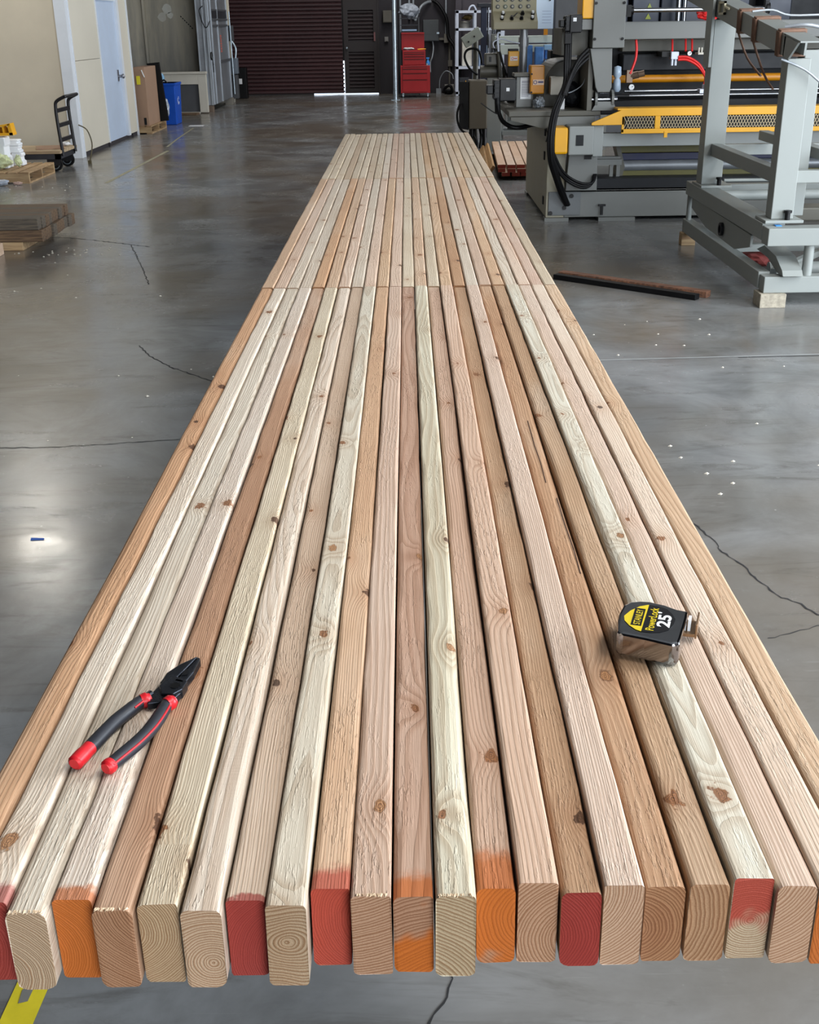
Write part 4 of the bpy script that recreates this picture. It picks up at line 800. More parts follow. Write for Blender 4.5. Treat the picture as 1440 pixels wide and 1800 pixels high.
ck = MB().ring((1.585, 10.24, 1.0), (1.605, 10.24, 1.0), 0.075, 0.02, 22).ring((1.725, 10.24, 1.0), (1.745, 10.24, 1.0), 0.075, 0.02, 22).prism([(1.56, 0.915), (1.77, 0.915), (1.74, 0.985), (1.60, 0.985)], 'y', 10.18, 10.30).build('clevis', M['mgrey'], mm)
MB().cyl((1.55, 10.24, 1.0), (1.78, 10.24, 1.0), 0.02, 14).cyl((1.63, 10.22, 1.08), (1.70, 10.22, 1.08), 0.035, 16).build('clevis_pin', M['chrome'], mm)
yc = MB().prism([(1.44, 1.63), (1.54, 1.63), (1.54, 1.9), (1.44, 1.9), (1.44, 1.70)], 'y', 10.14, 10.45).build('yellow_cover', M['myellow'], mm, 0.008); B(1.44, 1.545, 10.16, 10.45, 1.545, 1.628, 'cover_block', M['mgrey'], mm, 0.005)
def servo(x0, x1, y0, z0, z1, sq, dpth=0.16):
    o = MB().box(x0, x1, y0, y0 + dpth, z0 + 0.01, z1 - 0.01).box(x0 + (x1 - x0) * 0.25, x1 - (x1 - x0) * 0.05, y0 - 0.012, y0 + dpth, z0, z1).box(x0 - (x1 - x0) * 0.3, x0, y0 + 0.03, y0 + dpth - 0.03, z0 + (z1 - z0) * 0.3, z1 - (z1 - z0) * 0.28).build('servo_motor', M['black_plastic'], mm, 0.008)
    B(sq[0] - 0.014, sq[0] + 0.014, y0 - 0.016, y0 - 0.011, sq[1] - 0.014, sq[1] + 0.014, 'white_plate', M['white_paper'], o)
    g = MB()
    for k in range(4): g.box(x0, x1, y0 - 0.004, y0 + dpth + 0.004, z0 + (z1 - z0) * (0.14 + 0.22 * k), z0 + (z1 - z0) * (0.14 + 0.22 * k) + 0.006)
    g.build('cooling_rib', M['mdark'], o)
servo(1.30, 1.44, 10.1, 1.525, 1.665, (1.375, 1.625))
# ochre cover, instruction post and second servo on the side table
ob = B(1.075, 1.20, 10.60, 10.78, 1.03, 1.265, 'ochre_cover', M['mochre'], mm, 0.012)
B(1.10, 1.195, 10.592, 10.60, 1.105, 1.15, 'logo_plate', paint('pale_logo_plate', (206, 176, 150), 0.5), ob)
tx = M['navy_text'] = paint('dark_blue_print', (70, 70, 110), 0.6)
MB().ring((1.12, 10.588, 1.128), (1.12, 10.592, 1.128), 0.016, 0.011, 16).box(1.145, 1.19, 10.588, 10.592, 1.122, 1.136).build('logo_print', tx, ob)
for z in (1.195, 1.045): MB().cyl((1.088, 10.59, z), (1.088, 10.6, z), 0.008).build('bolt', M['screw'], ob)
pp = B(0.965, 1.115, 10.70, 10.85, 0.915, 1.17, 'instruction_post', M['mgrey'], mm, 0.005); B(0.94, 1.12, 10.66, 10.88, 1.172, 1.20, 'post_cap', M['molive'], mm, 0.004)
ps = B(1.0, 1.095, 10.692, 10.70, 0.985, 1.165, 'instruction_sheet', M['white_paper'], pp)
MB().box(1.012, 1.09, 10.69, 10.693, 1.13, 1.134).build('print_line', tx, pp)
ln = MB()
for k in range(9): ln.box(1.01, 1.085 - 0.012 * (k % 3 == 2), 10.69, 10.692, 1.12 - k * 0.014, 1.123 - k * 0.014)
ln.build('print_lines', tx, pp)['kind'] = 'stuff'
servo(0.76, 0.96, 10.6, 0.975, 1.16, (0.882, 1.072), 0.2)
MB().tube([(0.79, 10.58, 0.99), (0.80, 10.55, 0.90), (0.83, 10.5, 0.82), (0.90, 10.45, 0.775), (0.98, 10.45, 0.765), (1.08, 10.4, 0.79), (1.2, 10.35, 0.80)], 0.019, 10).cyl((0.79, 10.58, 1.0), (0.795, 10.57, 0.88), 0.026, 12).build('servo_hose', M['black'], mm)
MB().tube([(0.64, 10.5, 0.97), (0.74, 10.5, 0.90), (0.80, 10.52, 0.87)], 0.005, 6).tube([(1.18, 10.18, 0.78), (1.195, 10.19, 0.72), (1.197, 10.3, 0.66)], 0.006, 6).build('thin_cable', M['screw'], mm)
# drive housing behind the hoses
dh = MB()
arc = [(1.20, 0.915)] + [(1.42 - 0.20 * math.cos(a * 0.157), 1.10 + 0.20 * math.sin(a * 0.157)) for a in range(11)] + [(1.68, 1.30), (1.68, 0.915)]
dh.prism(arc, 'y', 10.75, 11.6)
dh.build('drive_housing', M['molive'], mm, 0.006)
B(1.365, 1.55, 11.62, 11.9, 0.915, 1.36, 'rear_housing', M['mdark'], mm, 0.01)
B(1.255, 1.37, 10.60, 10.74, 1.02, 1.17, 'white_terminal', M['hearth_white'], mm, 0.008); B(1.30, 1.36, 10.42, 10.43, 0.915, 1.0, 'paper_strip', M['white_paper'], mm)
lump((1.44, 10.62, 0.915), 0.085, 61, 'gear_motor', M['mdark'], (1, 0.9, 1.2), mm, 0.2)
lump((1.16, 10.6, 0.915), 0.05, 63, 'crumpled_fitting', M['conduit'], (1, 0.9, 0.9), mm, 0.4)
# hose bundles: one long drop over the end cabinet, one looping into the base
hb = MB()
for k, (dx, dy) in enumerate(((0, 0), (0.018, 0.01), (-0.016, 0.012))):
    hb.tube([(1.325 + dx, 10.1, 1.53), (1.325 + dx, 10.08, 1.30), (1.32 + dx, 10.05, 1.14), (1.262 + dx, 9.98, 1.02), (1.215 + dx, 9.93 + dy, 0.90), (1.19 + dx, 9.90 + dy, 0.73), (1.203 + dx, 9.92 + dy, 0.55), (1.255 + dx, 10.0 + dy, 0.41), (1.33 + dx, 10.1 + dy, 0.24), (1.385 + dx * 0.6, 10.16, 0.14)], 0.0155, 9)
hb.build('hose_bundle', M['black'], mm)
hb = MB()
for k, (dx, dz) in enumerate(((0, 0), (0.012, 0.016), (0.0, -0.016))):
    hb.tube([(1.20 + dx, 9.93, 0.60 + dz), (1.29 + dx, 10.0, 0.44 + dz), (1.39 + dx, 10.05, 0.355 + dz), (1.50 + dx, 10.05, 0.315 + dz), (1.57 + dx, 10.07, 0.335 + dz * 0.5), (1.60 + dx, 10.12, 0.40)], 0.012, 8)
hb.build('hose_loop', M['black'], mm)
hb = MB()
for k in range(3):
    hb.tube([(1.50, 10.12, 1.40 - 0.035 * k), (1.42, 10.08, 1.325 - 0.03 * k), (1.35, 10.03, 1.20 - 0.02 * k), (1.29 + 0.01 * k, 9.99, 1.05)], 0.016, 8)
hb.build('hose_branch', M['black'], mm)
MB().tube([(1.46, 10.5, 1.33), (1.54, 10.4, 1.25), (1.50, 10.35, 1.12), (1.40, 10.3, 1.06), (1.33, 10.2, 1.06)], 0.005, 6).build('grey_cable', M['conduit'], mm)
B(1.29, 1.345, 10.04, 10.1, 1.44, 1.525, 'cable_gland', M['screw'], mm, 0.006)
# cross beams, rods and the air fittings
B(1.797, 6.0, 10.45, 10.60, 1.462, 1.602, 'cross_beam', M['mgrey'], mm, 0.006)
B(1.68, 6.0, 11.0, 11.3, 0.90, 1.47, 'rear_panel', M['mdark'], mm); B(1.9, 6.0, 10.75, 11.0, 1.20, 1.34, 'rear_beam', M['mdark'], mm, 0.01)
B(1.9, 6.0, 10.8, 11.0, 1.36, 1.45, 'valve_plate', M['molive'], mm, 0.004); B(1.7, 6.0, 10.6, 10.98, 0.85, 0.97, 'front_apron', M['mdark'], mm, 0.01)
cbn = MB()
for k, x in enumerate((1.85, 2.15, 2.42, 2.62, 3.0, 3.4)): cbn.box(x, x + (0.26 if k != 2 else 0.17), 11.8, 12.1, 1.3, 2.3)
cbn.build('rear_cabinet', paint('dark_blue_cabinet', (36, 42, 56), 0.4, 0.2, var=0.15), mm, 0.01)
B(1.7, 6.0, 12.1, 12.2, 0.9, 2.4, 'rear_screen', M['mdark'], mm)
MB().cyl((1.84, 10.3, 1.688), (2.98, 10.3, 1.688), 0.018, 14).build('chrome_rod', M['chrome'], mm); MB().box(1.797, 1.86, 10.25, 10.35, 1.64, 1.73).cyl((1.86, 10.3, 1.688), (1.885, 10.3, 1.688), 0.035).build('rod_bearing', M['screw'], mm); MB().cyl((2.98, 10.3, 1.69), (3.01, 10.3, 1.69), 0.045).box(2.97, 3.0, 10.27, 10.33, 1.6, 1.75).build('rod_bearing', M['screw'], mm)
for z, y in ((1.052, 10.42), (1.018, 10.36)): MB().cyl((1.87, y, z), (6.0, y, z), 0.012, 14).build('chrome_rod', M['chrome'], mm)
MB().cyl((1.76, 10.36, 1.018), (1.90, 10.36, 1.018), 0.022, 14).build('rod_bearing', M['screw'], mm)
MB().cyl((1.80, 10.7, 1.138), (6.0, 10.7, 1.138), 0.033, 18).build('ochre_tube', M['mochre'], mm)
MB().tube([(1.96, 10.5, 1.46), (1.968, 10.49, 1.38), (1.96, 10.48, 1.30), (1.93, 10.46, 1.22), (1.915, 10.45, 1.19)], 0.011, 8).build('red_hose', M['redhose'], mm)
for d in (0, 0.022): MB().tube([(2.33, 10.5, 1.318 - d), (2.41, 10.49, 1.315 - d), (2.50, 10.47, 1.265 - d), (2.56, 10.45, 1.18 - d * 0.6), (2.585 - d, 10.44, 1.12), (2.57 - d, 10.42, 1.075)], 0.011, 8).build('red_hose', M['redhose'], mm)
for x in (2.295, 2.41, 2.465): MB().tube([(x, 10.62, 1.46), (x, 10.6, 1.40), (x - 0.002, 10.58, 1.36)], 0.009, 8).build('red_hose', M['redhose'], mm)
MB().box(2.27, 2.335, 10.50, 10.58, 1.30, 1.36).cyl((2.285, 10.52, 1.25), (2.285, 10.52, 1.30), 0.01).cyl((2.315, 10.52, 1.25), (2.315, 10.52, 1.30), 0.01).build('air_manifold', M['white_steel'], mm, 0.004)
B(2.2, 2.27, 10.55, 10.8, 1.32, 1.36, 'manifold_arm', M['screw'], mm)
def gauge(x, z, y, r):
    g = MB().cyl((x, y, z), (x, y + 0.04, z), r, 20).cyl((x, y + 0.02, z), (x, y + 0.02, z - r * 2.2), 0.008).build('pressure_gauge', M['screw'], mm)
    MB().cyl((x, y - 0.004, z), (x, y, z), r * 0.82, 20).build('dial', M['white_paper'], g); MB().bar((x, y - 0.006, z), (x + r * 0.5, y - 0.006, z + r * 0.3), 0.004, 0.002, (0, 1, 0)).build('needle', M['screw'], g)
gauge(2.43, 1.345, 10.52, 0.022); gauge(1.93, 1.085, 10.42, 0.028)
MB().cyl((1.925, 10.48, 1.17), (1.99, 10.46, 1.185), 0.03, 16).cyl((1.99, 10.46, 1.185), (2.04, 10.45, 1.195), 0.026, 16).box(1.89, 1.94, 10.45, 10.52, 1.12, 1.22).build('air_regulator', paint('bronze_filter', (120, 100, 84), 0.35, 0.5), mm)
MB().lathe((1.80, 10.4, 1.05), [(0.02, 0), (0.035, 0.02), (0.03, 0.09), (0.018, 0.11), (0.034, 0.13), (0.03, 0.2), (0.0, 0.21)], 14).build('filter_bowl', paint('clear_bowl', (160, 178, 196), 0.2), mm)
cl = MB().box(2.50, 2.62, 10.50, 10.62, 1.335, 1.35)
for k in range(4): cl.cyl((2.515 + k * 0.025, 10.55, 1.35), (2.515 + k * 0.025, 10.55, 1.39), 0.008)
cl.build('terminal_strip', M['hearth_white'], mm)
MB().box(2.54, 2.60, 10.36, 10.44, 1.066, 1.10).box(2.5, 2.62, 10.34, 10.46, 1.03, 1.064).build('rod_clamp', M['white_steel'], mm, 0.004)
lump((2.56, 10.5, 1.602), 0.06, 66, 'red_fitting', M['redhose'], (1.6, 0.8, 0.7), mm, 0.4)
MB().cyl((2.545, 11.6, 1.5), (2.54, 11.6, 2.3), 0.025).cyl((2.60, 11.6, 1.5), (2.60, 11.6, 2.3), 0.02).box(2.5, 2.7, 11.55, 11.75, 1.47, 1.5).build('chrome_riser', M['chrome'], mm)
MB().prism([(2.275, 1.62), (2.33, 1.62), (2.3025, 1.67)], 'y', 11.79, 11.8).prism([(2.29, 1.72), (2.33, 1.72), (2.31, 1.76)], 'y', 11.79, 11.8).build('warning_triangle', paint('warning_yellow_green', (150, 160, 60), 0.5), mm)
for x in (5.9,): MB().box(x - 0.15, x + 0.15, 10.2, 12.2, 0.03, 2.6).build('end_column', M['mgrey'], mm)

# ------------------------------------------------------------------ console, cabinet and other gear behind the machine
M['console'] = paint('console_beige', (150, 143, 116), 0.5, var=0.04)
M['green_button'] = paint('dark_green_button', (40, 66, 44), 0.4)
cs = thing('control_console', 'beige push-button control console on a round steel pole', 'console', (1.1, 11.4, 0.915))
MB().cyl((1.10, 11.55, 0.916), (1.10, 11.55, 1.56), 0.038, 20).cyl((1.10, 11.55, 1.40), (1.10, 11.55, 1.48), 0.048, 20).box(1.03, 1.135, 11.45, 11.65, 0.916, 0.93).build('pole', paint('pole_steel', (158, 160, 162), 0.35, 0.5), cs)
MB().prism([(11.4, 1.55), (11.72, 1.55), (11.82, 2.2), (11.64, 2.2), (11.56, 1.705), (11.4, 1.615)], 'x', 0.805, 1.215).build('desk', M['console'], cs, 0.006)
bt = MB(); bk = MB()
for k, x in enumerate((0.855, 0.925, 0.99, 1.065, 1.14)):
    for j, z in enumerate((1.745, 1.805, 1.865)):
        y = 11.56 + (z - 1.705) * 0.1616
        MB().cyl((x, y - 0.012, z), (x, y + 0.01, z), 0.018, 16).build('push_button', M['dark_grey'] if k != 1 else M['green_button'], cs)
        bk.cyl((x, y - 0.02, z), (x, y - 0.011, z), 0.010, 12)
bk.build('button_cap', paint('button_cap', (150, 146, 128), 0.4), cs)
for x, y, c in ((0.885, 11.44, 0), (0.90, 11.51, 0), (0.975, 11.44, 1), (1.065, 11.44, 1), (1.08, 11.51, 1), (1.165, 11.44, 0), (1.175, 11.51, 0)):
    z = 1.615 + (y - 11.4) * 0.5625
    k_ = MB().cyl((x, y, z - 0.004), (x, y - 0.012, z + 0.012), 0.018, 14).build('selector_knob', M['screw'], cs)
    MB().cyl((x, y - 0.012, z + 0.012), (x, y - 0.022, z + 0.026), 0.012, 14).build('knob_cap', M['white_paper'] if c == 0 else M['screw'], k_)
MB().bar((0.995, 11.47, 1.66), (1.03, 11.48, 1.69), 0.008, 0.008).build('lever', M['screw'], cs)
pf = thing('hanging_sheet', 'bluish white plastic sleeve with paper hanging right of the console', 'sheet', (1.3, 11.75, 1.37))
B(1.225, 1.39, 11.70, 11.72, 1.55, 2.2, 'sleeve', paint('bluish_white_sleeve', (206, 222, 240), 0.35, var=0.02), pf); B(1.392, 1.412, 11.70, 11.76, 1.362, 2.2, 'holder_post', M['steel_dark'], pf)
MB().tube([(1.35, 11.69, 1.79), (1.37, 11.69, 1.82), (1.355, 11.69, 1.84)], 0.006, 6).build('clip', M['screw'], pf)
pl_ = MB()
for k in range(5): pl_.box(1.285, 1.37, 11.696, 11.70, 1.70 - 0.025 * k, 1.705 - 0.025 * k)
pl_.build('print_lines', paint('pale_print', (176, 190, 214), 0.5), pf)['kind'] = 'stuff'
ec = thing('electrical_cabinet', 'olive grey cabinet with open black door standing behind timber stack', 'cabinet', (0.94, 16.2, 0))
B(0.822, 1.062, 16.0, 16.4, 0.30, 0.91, 'body', paint('olive_cabinet', (88, 82, 70), 0.5, var=0.05), ec, 0.012)
MB().prism([(0.822, 16.02), (0.812, 16.01), (0.70, 16.27), (0.71, 16.29)], 'z', 0.29, 0.89).build('door', M['black'], ec)
for x in (0.86, 1.03):
    for y in (16.04, 16.36): MB().cyl((x, y, 0), (x, y, 0.30), 0.02, 10).build('leg', M['screw'], ec)
hz_ = MB().tube([(0.90, 16.1, 0.31), (0.89, 16.05, 0.22), (0.93, 16.0, 0.14), (0.92, 16.0, 0.02)], 0.02, 7).tube([(0.97, 16.1, 0.31), (0.99, 16.05, 0.2), (0.97, 16.0, 0.05)], 0.02, 7).tube([(0.71, 16.2, 0.61), (0.67, 16.15, 0.50), (0.68, 16.12, 0.37), (0.74, 16.1, 0.27), (0.84, 16.06, 0.24), (0.9, 16.1, 0.30)], 0.015, 7)
hz_.build('cable_tail', M['black'], ec)
lp = thing('side_plate', 'light grey upright steel plate right of the olive cabinet', 'plate', (1.17, 16.2, 0))
B(1.072, 1.27, 16.2, 16.25, 0.0, 0.945, 'plate', M['mlight'], lp, 0.005)
MB().box(1.27, 1.30, 16.25, 16.6, 0.0, 0.86).box(1.33, 1.35, 16.25, 16.35, 0.33, 0.83).box(1.28, 1.95, 16.4, 16.5, 0.30, 0.36).box(1.28, 1.95, 16.2, 16.9, 0.20, 0.25).build('frame', M['mlight'], lp)
B(1.38, 1.70, 16.52, 16.56, 0.25, 0.58, 'web', M['mlight'], lp)
MB().cyl((1.64, 16.3, 0.33), (1.64, 16.35, 0.33), 0.034).bar((1.64, 16.31, 0.33), (1.78, 16.31, 0.26), 0.02, 0.02).build('latch', M['screw'], lp)
jb = thing('tilted_junction_box', 'tilted grey box on a short post above the olive cabinet', 'box', (0.93, 16.65, 0))
MB().cyl((0.935, 16.6, 0.0), (0.935, 16.6, 1.44), 0.036, 16).build('post', M['molive'], jb)
r30 = Matrix.Rotation(math.radians(-31), 3, 'Y')
MB().box(0.745, 1.015, 16.42, 16.56, 1.355, 1.50, r30).build('box', paint('grey_green_box', (140, 146, 138), 0.45, var=0.04), jb, 0.008)
MB().cyl((0.83, 16.41, 1.375), (0.83, 16.42, 1.375), 0.011).cyl((0.905, 16.41, 1.44), (0.905, 16.42, 1.44), 0.011).build('bolt', M['screw'], jb)
MB().tube([(0.96, 16.55, 0.96), (0.85, 16.5, 1.04), (0.785, 16.5, 1.17), (0.805, 16.5, 1.26), (0.895, 16.5, 1.29), (0.98, 16.5, 1.25), (1.02, 16.55, 1.10)], 0.016, 7).build('cable', M['black'], jb)
mo = thing('drive_motor', 'olive electric motor on the side table behind the black servo', 'motor', (0.85, 11.65, 0.915))
MB().box(0.74, 0.895, 11.55, 11.72, 1.235, 1.345).build('terminal_box', M['molive'], mo, 0.015); MB().cyl((0.70, 11.62, 1.18), (0.94, 11.62, 1.18), 0.056, 20).build('motor_body', M['molive'], mo)
B(0.78, 0.80, 11.54, 11.55, 1.27, 1.315, 'cover_plate', M['screw'], mo); MB().box(0.87, 0.93, 11.58, 11.74, 0.916, 1.13).cyl((0.90, 11.5, 0.93), (0.86, 11.5, 1.42), 0.018).build('stand', M['molive'], mo)
MB().tube([(0.86, 11.48, 1.50), (0.82, 11.48, 1.39), (0.87, 11.48, 1.36), (0.905, 11.48, 1.25), (0.95, 11.48, 1.14), (0.985, 11.48, 1.09)], 0.011, 7).build('cable', M['black'], mo)
MB().tube([(0.82, 11.45, 1.39), (0.81, 11.45, 1.44), (0.88, 11.45, 1.47), (0.97, 11.42, 1.445), (1.05, 11.40, 1.43)], 0.0055, 6).tube([(0.86, 11.47, 1.36), (0.85, 11.47, 1.51), (0.88, 11.47, 1.52)], 0.010, 6).build('white_cable', M['white_steel'], mo)
ys_ = thing('yellow_terminal_cover', 'small bright yellow cover with label on a dark stand behind console', 'cover', (0.99, 11.3, 0.915))
yb = B(0.940, 1.038, 11.28, 11.37, 1.236, 1.366, 'cover', M['myellow'], ys_, 0.006); B(0.956, 1.022, 11.275, 11.28, 1.285, 1.322, 'label', M['white_paper'], yb)
MB().ring((0.976, 11.272, 1.304), (0.976, 11.275, 1.304), 0.0125, 0.008, 14).box(0.99, 1.018, 11.272, 11.275, 1.30, 1.308).build('label_print', paint('red_print', (200, 90, 80), 0.5), yb)
MB().box(0.945, 1.035, 11.37, 11.44, 0.916, 1.385).box(0.95, 1.03, 11.29, 11.37, 1.368, 1.382).build('stand', M['mdark'], ys_)
dk = thing('dark_steel_gantry', 'dark blue-black steel gantry post with arm behind the tilted box', 'gantry', (1.1, 17, 0))
MB().box(1.03, 1.11, 17.0, 17.1, 0.0, 1.80).build('post', paint('gantry_dark', (40, 46, 66), 0.45, 0.2), dk, 0.005); MB().box(0.98, 1.6, 16.98, 17.12, 1.80, 1.85).build('arm', paint('gantry_dark_arm', (34, 36, 46), 0.45), dk, 0.005)
MB().cyl((1.13, 17.02, 0.1), (1.13, 17.02, 1.8), 0.012).cyl((1.20, 17.02, 1.0), (1.20, 17.02, 1.8), 0.02).build('guide_rod', M['chrome'], dk)
B(1.24, 1.30, 16.98, 17.05, 1.15, 1.62, 'slide', M['screw'], dk); B(1.17, 1.27, 16.9, 17.0, 1.28, 1.46, 'grey_box', M['mgrey'], dk, 0.006); B(1.14, 1.36, 17.06, 17.14, 0.0, 1.5, 'rear_plate', M['white_steel'], dk)
bgm = thing('conveyor_frame', 'pale grey-green conveyor frame with blue motors far behind the console', 'conveyor', (1.9, 16.3, 0))
MB().box(1.15, 2.75, 16.0, 16.15, 1.355, 1.445).box(1.2, 2.7, 16.3, 16.5, 1.24, 1.33).box(1.2, 1.5, 15.98, 16.02, 1.22, 1.34).build('beam', paint('pale_green_grey', (182, 192, 186), 0.45), bgm, 0.006)
for x in (1.98, 2.6): B(x, x + 0.08, 16.15, 16.3, 0, 1.355, 'leg', M['mlight'], bgm)
M['mblue'] = paint('machine_blue', (70, 118, 180), 0.4, var=0.25, sc=8)
MB().box(1.56, 1.64, 15.95, 16.1, 1.0, 1.33).box(1.67, 1.78, 15.9, 16.05, 1.05, 1.31).box(1.80, 2.0, 15.95, 16.1, 1.16, 1.28).build('blue_motor', M['mblue'], bgm, 0.01)
MB().box(1.78, 1.95, 15.9, 15.98, 1.27, 1.335).cyl((1.8, 15.9, 1.1), (1.96, 15.9, 1.1), 0.05).build('pale_blue_cover', paint('pale_blue_cover', (130, 168, 204), 0.4), bgm, 0.008)
B(1.78, 1.83, 15.96, 16.0, 1.45, 1.52, 'orange_sensor', M['mochre'], bgm); B(2.0, 2.06, 15.98, 16.02, 1.445, 1.51, 'small_post', M['mlight'], bgm)
B(2.0, 3.2, 17.5, 17.7, 0.0, 2.3, 'rear_screen', M['dark_grey'], bgm)

# short timber stack on the floor with red painted ends
tr = random.Random(21)
for lay in range(3):
    for k in range(5):
        x = 0.995 + k * 0.103 + tr.uniform(-0.006, 0.006) + 0.045 * (lay == 0) ; y = 13.02 + tr.uniform(-0.03, 0.03) + 0.02 * lay; L = 2.75 + tr.uniform(-0.1, 0.05)
        z = 0.045 + lay * 0.0395
        me = stud_mesh('short_timber', L, 0.089 if tr.random() < 0.8 else 0.08, 0.0385, 0.002, 900 + lay * 9 + k, 0.3, ns=2, nc=1)
        o = bpy.data.objects.new('short_timber', me); COL.objects.link(o); o.location = (x + 0.045, y, z); o.rotation_euler = (0, 0, -0.045)
        c = tr.choice([(222, 196, 172), (218, 188, 162), (224, 202, 182)])
        wood(o, c, [v - 10 for v in c], (0.05, 0.02, 0.0), 260, 70 + lay * 7 + k, (176, 66, 52), (tr.choice([1, 1, 0.8, 0.62]), 0, 0))
        tag(o, f'short board with reddish end in the floor stack, {ORD[k]} from left, {("bottom", "middle", "top")[lay]} layer', 'lumber', 'short boards stacked beside the grey machine')
for k, (x, a, z) in enumerate(((0.925, 1.0, 0.045), (0.865, 1.0, 0.02))):
    me = stud_mesh('leaning_board', 2.6, 0.15, 0.03, 0.002, 950 + k, 0.3, ns=2, nc=1)
    o = bpy.data.objects.new('leaning_board', me); COL.objects.link(o); o.location = (x, 13.08 - 0.04 * k, z + 0.032); o.rotation_euler = (0, -a, -0.04)
    wood(o, (196, 158, 108), (190, 150, 100), (0.0, -0.05, 0), 220, 88 + k, (176, 66, 52), (0, 0, 0))
    tag(o, ('tan board leaning on the left side of the red-ended stack', 'lower tan board leaning outermost left of the red-ended stack')[k], 'lumber')
for y in (13.3, 15.3): tag(B(1.04, 1.56, y, y + 0.09, 0, 0.043, 'stack_bearer', M['dark_post']), f'dark bearer under the {("near", "far")[y > 14]} end of the red-ended stack', 'bearer')

# ------------------------------------------------------------------ right: loose steel frame on wooden blocks
M['frame'] = paint('frame_grey', (140, 145, 142), 0.45, 0.0, var=0.04, sc=2)
sf = thing('steel_stand', 'light grey welded steel frame with posts standing on wooden blocks', 'frame', (2.9, 7.9, 0.085))
B(2.14, 4.6, 6.85, 6.95, 0.085, 0.182, 'lower_rail', M['frame'], sf, 0.004); B(2.13, 2.20, 6.951, 9.02, 0.095, 0.195, 'lower_rail', M['frame'], sf, 0.004)
B(2.135, 4.6, 6.85, 6.98, 0.365, 0.468, 'upper_rail', M['frame'], sf, 0.004); B(2.132, 2.27, 6.981, 9.0, 0.38, 0.48, 'upper_rail', M['frame'], sf, 0.004)
B(2.2, 4.6, 8.9, 9.0, 0.38, 0.46, 'upper_rail', M['frame'], sf, 0.004)
B(2.185, 2.318, 7.0, 7.12, 0.500, 1.40, 'post', M['frame'], sf, 0.004); B(2.15, 2.30, 8.62, 8.78, 0.500, 1.61, 'post', M['frame'], sf, 0.004); B(2.128, 2.149, 8.62, 8.78, 1.3, 2.3, 'side_cleat', M['frame'], sf, 0.003)
B(2.36, 2.46, 7.25, 7.40, 0.480, 1.44, 'post', M['frame'], sf, 0.004)
for x0, x1, y0, y1 in ((2.14, 2.37, 6.955, 7.17), (2.135, 2.36, 8.55, 8.84)):
    z0 = 0.481
    p_ = B(x0, x1, y0, y1, z0, 0.499, 'base_plate', M['frame'], sf, 0.003)
    MB().cyl(((x0 + x1) / 2 + 0.02, y0 + 0.02, 0.499), ((x0 + x1) / 2 + 0.02, y0 + 0.02, 0.54), 0.016, 10).cyl(((x0 + x1) / 2 + 0.02, y0 + 0.02, 0.54), ((x0 + x1) / 2 + 0.02, y0 + 0.02, 0.555), 0.024, 6).build('anchor_bolt', M['screw'], p_)
B(2.20, 2.27, 7.12, 8.62, 0.70, 0.785, 'middle_rail', M['frame'], sf, 0.004); B(2.318, 4.6, 7.03, 7.10, 0.705, 0.777, 'middle_rail', M['frame'], sf, 0.004)
B(2.56, 2.63, 7.1, 8.7, 0.80, 0.865, 'middle_rail', M['frame'], sf, 0.004); B(2.30, 4.6, 8.65, 8.72, 0.70, 0.775, 'middle_rail', M['frame'], sf, 0.004)
B(2.36, 4.6, 7.26, 7.38, 1.36, 1.44, 'top_rail', M['frame'], sf, 0.004)
MB().cyl((2.27, 8.5, 0.435), (4.6, 8.5, 0.435), 0.036, 18).cyl((2.27, 8.45, 0.548), (4.6, 8.45, 0.548), 0.012, 12).build('cross_tube', M['frame'], sf)
B(2.27, 4.6, 8.0, 8.06, 0.335, 0.372, 'inner_rail', M['frame'], sf, 0.003)
pt_ = MB().prism([(7.25, 0.362), (8.85, 0.375), (8.85, 0.30), (8.40, 0.23), (7.6, 0.215), (7.25, 0.29)], 'x', 2.15, 2.165).build('gusset_plate', M['frame'], sf); MB().ring((2.13, 7.93, 0.29), (2.151, 7.93, 0.29), 0.045, 0.028, 20).cyl((2.148, 7.93, 0.29), (2.151, 7.93, 0.29), 0.028).build('boss_ring', M['mdark'], pt_)
MB().prism([(7.25, 0.30), (7.0, 0.28), (6.85, 0.22), (6.82, 0.19), (6.95, 0.19), (7.15, 0.24), (7.4, 0.25)], 'x', 2.24, 2.36).build('curved_bracket', M['frame'], sf)
MB().cyl((2.405, 6.90, 0.182), (2.405, 6.90, 0.365), 0.03, 16).cyl((2.155, 8.94, 0.195), (2.155, 8.94, 0.38), 0.02, 12).cyl((2.9, 6.9, 0.182), (2.9, 6.9, 0.365), 0.03, 16).build('strut', M['frame'], sf)
MB().cyl((2.36, 7.5, 0.10), (4.6, 7.5, 0.10), 0.045, 18).build('lower_tube', M['frame'], sf); MB().bar((2.30, 8.5, 0.3), (3.2, 7.3, 0.16), 0.05, 0.05).bar((2.2, 8.0, 0.15), (4.6, 8.0, 0.15), 0.05, 0.05).bar((2.3, 7.2, 0.14), (3.4, 8.6, 0.14), 0.04, 0.04).build('brace', M['frame'], sf)
B(2.55, 2.8, 7.7, 7.9, 0.372, 0.46, 'gear_block', M['molive'], sf, 0.01); B(4.5, 4.6, 6.96, 8.9, 0.09, 0.46, 'end_plate', M['frame'], sf)
lbm = thing('lashed_girder', 'grey steel girder lashed slanting onto the frame posts with brown rope', 'beam', (2.22, 7.8, 1.5))
A_, B_ = Vector((2.22, 7.0, 1.525)), Vector((2.22, 9.6, 1.865))
d_ = (B_ - A_).normalized()
MB().bar(A_, B_, 0.13, 0.012, (0, 0, 1)).build('flange', M['frame'], lbm)
